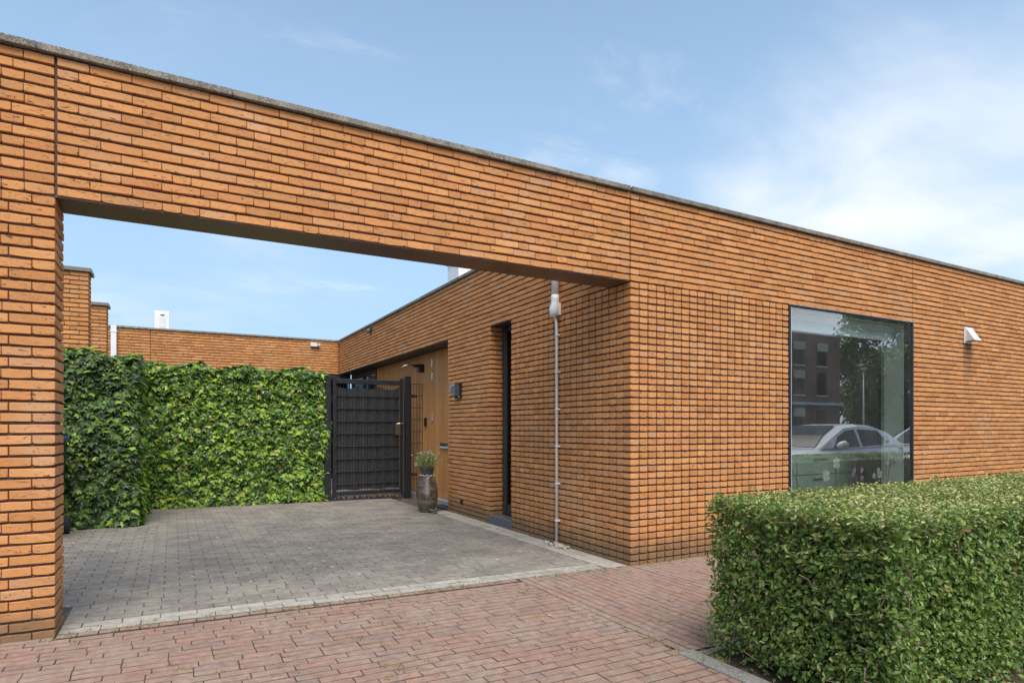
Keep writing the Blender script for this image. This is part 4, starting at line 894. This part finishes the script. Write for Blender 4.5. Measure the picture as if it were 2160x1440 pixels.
# ------------------------------------------------------------------ across the street (seen in the glass)
CARW = simple('white_car_paint', (.86, .86, .87), .15, 0, .03, 3., .0, .6); CARG = simple('silver_car_paint', (.42, .44, .47), .18, .3, .03, 3., .0, .6)
CARGLASS = simple('tinted_car_glass', (.016, .018, .020), .05, 0, .05, 3., 0., .22); TYRE = simple('tyre_rubber', (.02, .02, .02), .85)
LAMPR = simple('red_lamp', (.35, .02, .02), .2); LAMPC = simple('clear_lamp', (.6, .62, .65), .12)
def car(x0, yc, zg, paint, label):
    """a small hatchback, nose towards -x"""
    t = thing('parked_car', (x0+2.05, yc, zg), label, 'car', 'cars parked at the kerb'); Lc = 4.1
    st = [(0, .60, .30, .66, .70), (.12, .74, .22, .74, .82), (.55, .84, .20, .86, .93), (1.05, .87, .19, .94, .98), (1.35, .87, .19, .96, .99), (2.1, .875, .19, .99, .99), (3.0, .875, .19, 1.02, .98), (3.6, .85, .21, 1.04, .95), (3.95, .78, .26, 1.0, .9), (4.1, .68, .34, .84, .82)]
    V = []; n = 9
    for (x, hw, zb, zt, _) in st:
        for (fy, fz) in ((-.86, 0), (-1., .18), (-1., .55), (-.97, .86), (-.80, 1.), (.80, 1.), (.97, .86), (1., .55), (1., .18)):
            V.append((x0+x, yc+hw*fy, zg+zb+(zt-zb)*fz))
    V2 = []; F = []
    for i in range(len(st)-1): F += [(i*n+k, i*n+(k+1) % n, (i+1)*n+(k+1) % n, (i+1)*n+k) for k in range(n)]
    F += [tuple(range(n)), tuple(range((len(st)-1)*n, len(st)*n))]
    MB().add(V, F).build('body', paint, t, smooth=True)
    gh = [(1.05, .72, .95, .95), (1.45, .68, .95, 1.21), (1.95, .62, .95, 1.42), (2.5, .61, .96, 1.46), (3.1, .60, .98, 1.43), (3.55, .60, 1., 1.33), (3.92, .62, 1.0, 1.06)]
    V = []; m_ = 6
    for (x, hw, zb, zt) in gh:
        V += [(x0+x, yc-.80 if zt-zb > .05 else yc-hw, zg+zb), (x0+x, yc-(hw+.04), zg+zt-.05), (x0+x, yc-hw*.8, zg+zt), (x0+x, yc+hw*.8, zg+zt), (x0+x, yc+(hw+.04), zg+zt-.05), (x0+x, yc+.80 if zt-zb > .05 else yc+hw, zg+zb)]
    F = []
    for i in range(len(gh)-1): F += [(i*m_+k, i*m_+(k+1) % m_, (i+1)*m_+(k+1) % m_, (i+1)*m_+k) for k in range(m_)]
    F += [tuple(range(m_)), tuple(range((len(gh)-1)*m_, len(gh)*m_))]
    MB().add(V, F).build('cabin', paint, t, smooth=False)
    for sd in (1, -1):
        def sp(x, f):    # point on the cabin side, f 0 bottom .. 1 roof edge
            for a, b in zip(gh, gh[1:]):
                if a[0] <= x <= b[0]: break
            q = (x-a[0])/(b[0]-a[0]); hw = a[1]+(b[1]-a[1])*q; zb = a[2]+(b[2]-a[2])*q; zt = a[3]+(b[3]-a[3])*q-.05
            return (x0+x, yc+sd*(.80+(hw+.04-.80)*f+.012), zg+zb+(zt-zb)*f)
        for poly in ([(1.42, .06), (2.32, .06), (2.28, .88), (1.98, .88), (1.66, .80)], [(2.42, .06), (3.15, .08), (3.30, .45), (3.12, .86), (2.40, .88)], [(3.28, .10), (3.46, .30), (3.42, .62), (3.36, .62)]):
            q = [sp(a, b) for a, b in poly]; MB().add(q, [tuple(range(len(q)))]).build('side_window', CARGLASS, t, recalc=False)
        mm = MB().tube([(x0+1.50, yc+sd*.82, zg+1.00), (x0+1.49, yc+sd*.90, zg+1.02), (x0+1.48, yc+sd*1.0, zg+1.04), (x0+1.48, yc+sd*1.06, zg+1.04)], [.03, .075, .085, .04], 10).build('mirror', paint, t, smooth=True)
        for x in (.78, 3.25):
            wv = MB().tube([(x0+x, yc+sd*.70, zg+.30), (x0+x, yc+sd*.885, zg+.30)], .30, 24).build('wheel', TYRE, t); MB().tube([(x0+x, yc+sd*.8855, zg+.30), (x0+x, yc+sd*.893, zg+.30)], .20, 20).build('rim', CARG, wv)
        MB().box(x0+2.16, x0+2.34, yc+sd*.883-.012, yc+sd*.883+.012, zg+.80, zg+.83).build('door_handle', CARG, t); MB().box(x0+3.88, x0+4.04, yc+sd*.70-.08, yc+sd*.70+.05, zg+.72, zg+.95).build('tail_light', LAMPR, t, bevel=.02); MB().box(x0+.03, x0+.28, yc+sd*.62-.12, yc+sd*.62+.08, zg+.58, zg+.72).build('headlight', LAMPC, t, bevel=.03)
    ws = MB(); row = [(1.09, .985, .60), (1.44, 1.222, .545), (1.93, 1.430, .485)]; V = []
    for (x, z, hw) in row: V += [(x0+x-.012, yc-hw, zg+z), (x0+x-.012, yc+hw, zg+z)]
    ws.add(V, [(0, 1, 3, 2), (2, 3, 5, 4)]).build('windscreen', CARGLASS, t, recalc=False)
    MB().add([(x0+3.88, yc-.56, zg+1.12), (x0+3.88, yc+.56, zg+1.12), (x0+3.60, yc+.52, zg+1.33), (x0+3.60, yc-.52, zg+1.33)], [(0, 1, 2, 3)]).build('rear_window', CARGLASS, t, recalc=False)
car(6.8, -4.25, -.12, CARW, 'white hatchback mirrored in the picture window'); car(11.9, -4.35, -.12, CARG, 'silver car behind the white one, mirrored at the right window edge')
DARKB = None
def dark_brick():
    m, t, out = new_mat('dark_brown_brick'); r, pos = rnd(t)
    b = t.n('ShaderNodeTexBrick', {'Vector': t.n('ShaderNodeCombineXYZ', {0: t.math('ADD', t.n('ShaderNodeSeparateXYZ', {0: pos}).outputs[0], t.n('ShaderNodeSeparateXYZ', {0: pos}).outputs[1]), 1: t.n('ShaderNodeSeparateXYZ', {0: pos}).outputs[2], 2: 0.}).outputs[0], 'Scale': 1., 'Brick Width': .22, 'Row Height': .0625, 'Mortar Size': .008, 'Color1': (.47, .24, .19, 1), 'Color2': (.38, .19, .155, 1), 'Mortar': (.05, .04, .036, 1)})
    finish(t, out, b.outputs[0], .9); return m
DARKB = dark_brick()
ab = thing('apartment_building', (34, -29, -.1), 'dark brick three storey building across the street, mirrored in the glass', 'building')
BX0, BX1, BY = 22., 41.6, -25.
MB().box(BX0, BX1, BY-12, BY, -.1, 8.2).build('wall', DARKB, ab); MB().box(BX0-.05, BX1+.05, BY-12.05, BY+.05, 8.2, 8.3).build('roof_edge', ALU, ab)
MB().box(BX0, BX1+.02, BY+.001, BY+.25, 2.95, 3.15).build('balcony_band', PLASTER, ab)
for zf, zt in ((.3, 2.6), (3.7, 5.4), (5.9, 7.5)):
    for x in (24., 28.5, 33., 36.6, 39.3):
        wn = MB().box(x-.55, x+.55, BY+.002, BY+.05, zf, zt).build('window', DARKFRAME, ab); MB().box(x-.47, x+.47, BY+.051, BY+.056, zf+.08, zt-.08).build('pane', CARGLASS, wn); MB().box(x-.65, x+.65, BY+.002, BY+.14, zf-.1, zf-.002).build('sill', PLASTER, wn)
        if zt > 7 or x in (36.6,): MB().box(x-.6, x+.6, BY+.057, BY+.16, zt-.5, zt+.1).build('awning', simple('cream_awning', (.72, .64, .50), .8), wn)
def tree(x, y, h, r, label, seed, n=20000, trunk_r=.28, base=.14):
    rs = np.random.default_rng(seed); rr = random.Random(seed)
    t = thing('tree', (x, y, -.1), label, 'tree', 'leafy trees across the street')
    MB().tube([(x, y, -.1), (x+.1, y, h*.25), (x-.05, y+.1, h*.5), (x, y, h*.85)], [trunk_r, trunk_r*.8, trunk_r*.5, .05], 10, False).build('trunk', BARK, t, smooth=True)
    cl = []
    for k in range(46):
        a = rr.random()*2*PI; f = rr.random(); zz = h*(base+(1-base)*f); w = r*math.sin(PI*min(1, .12+.80*f))**.7*rr.uniform(.35, .95); c_ = Vector((x+w*math.cos(a), y+w*math.sin(a), zz)); cl.append((c_, r*rr.uniform(.22, .42)))
    lm = MB()
    for c_, q in cl[:16]: lm.tube([(x, y, max(h*.25, c_.z-h*.18)), c_], [trunk_r*.35, .03], 5, False)
    lm.build('limb', BARK, t, recalc=False)
    idx = rs.integers(0, len(cl), n); cc = np.array([list(c[0]) for c in cl])[idx]; cr = np.array([c[1] for c in cl])[idx]
    d = nrmz(rs.normal(0, 1, (n, 3))); P = cc+d*(cr*rs.random(n)**.4)[:, None]; s_ = rs.uniform(.20, .36, n)*(h/10)
    M = frames(d+np.array([0, 0, .6])+rs.normal(0, .5, (n, 3)), rs.normal(0, 1, (n, 3)))*s_[:, None, None]
    o = link('crown', join(PRIVP, rs.integers(0, 6, n), M, P-np.array([x, y, -.1]), 'crown', TREEM), t, (x, y, -.1)); o['kind'] = 'stuff'
tree(48.5, -24, 12.5, 5.6, 'tall dark green tree beside the brown building, mirrored in the glass', 3, 38000)
tree(59., -23, 12.5, 5.6, 'second tall tree farther along the street, mirrored at the right', 4, 34000)
tree(38, -40, 13.5, 4.5, 'tree crown showing above the roof of the mirrored brown building', 5, 16000)
lp = thing('street_lamp', (23.3, -12, -.12), 'grey street lamp with mushroom head mirrored in the window', 'street lamp')
MB().tube([(23.3, -12, -.12), (23.3, -12, .9), (23.3, -12, 3.8)], [.055, .042, .032], 12).build('pole', simple('galvanised_steel', (.35, .36, .37), .5, .4), lp, smooth=True); MB().lathe((23.3, -12, 3.8), [(.06, 0), (.12, .04), (.16, .16)], 20).build('lens', LAMPC, lp); MB().lathe((23.3, -12, 3.96), [(.24, 0), (.23, .05), (.16, .12), (.04, .16)], 24).build('shade', DARKFRAME, lp, smooth=True)
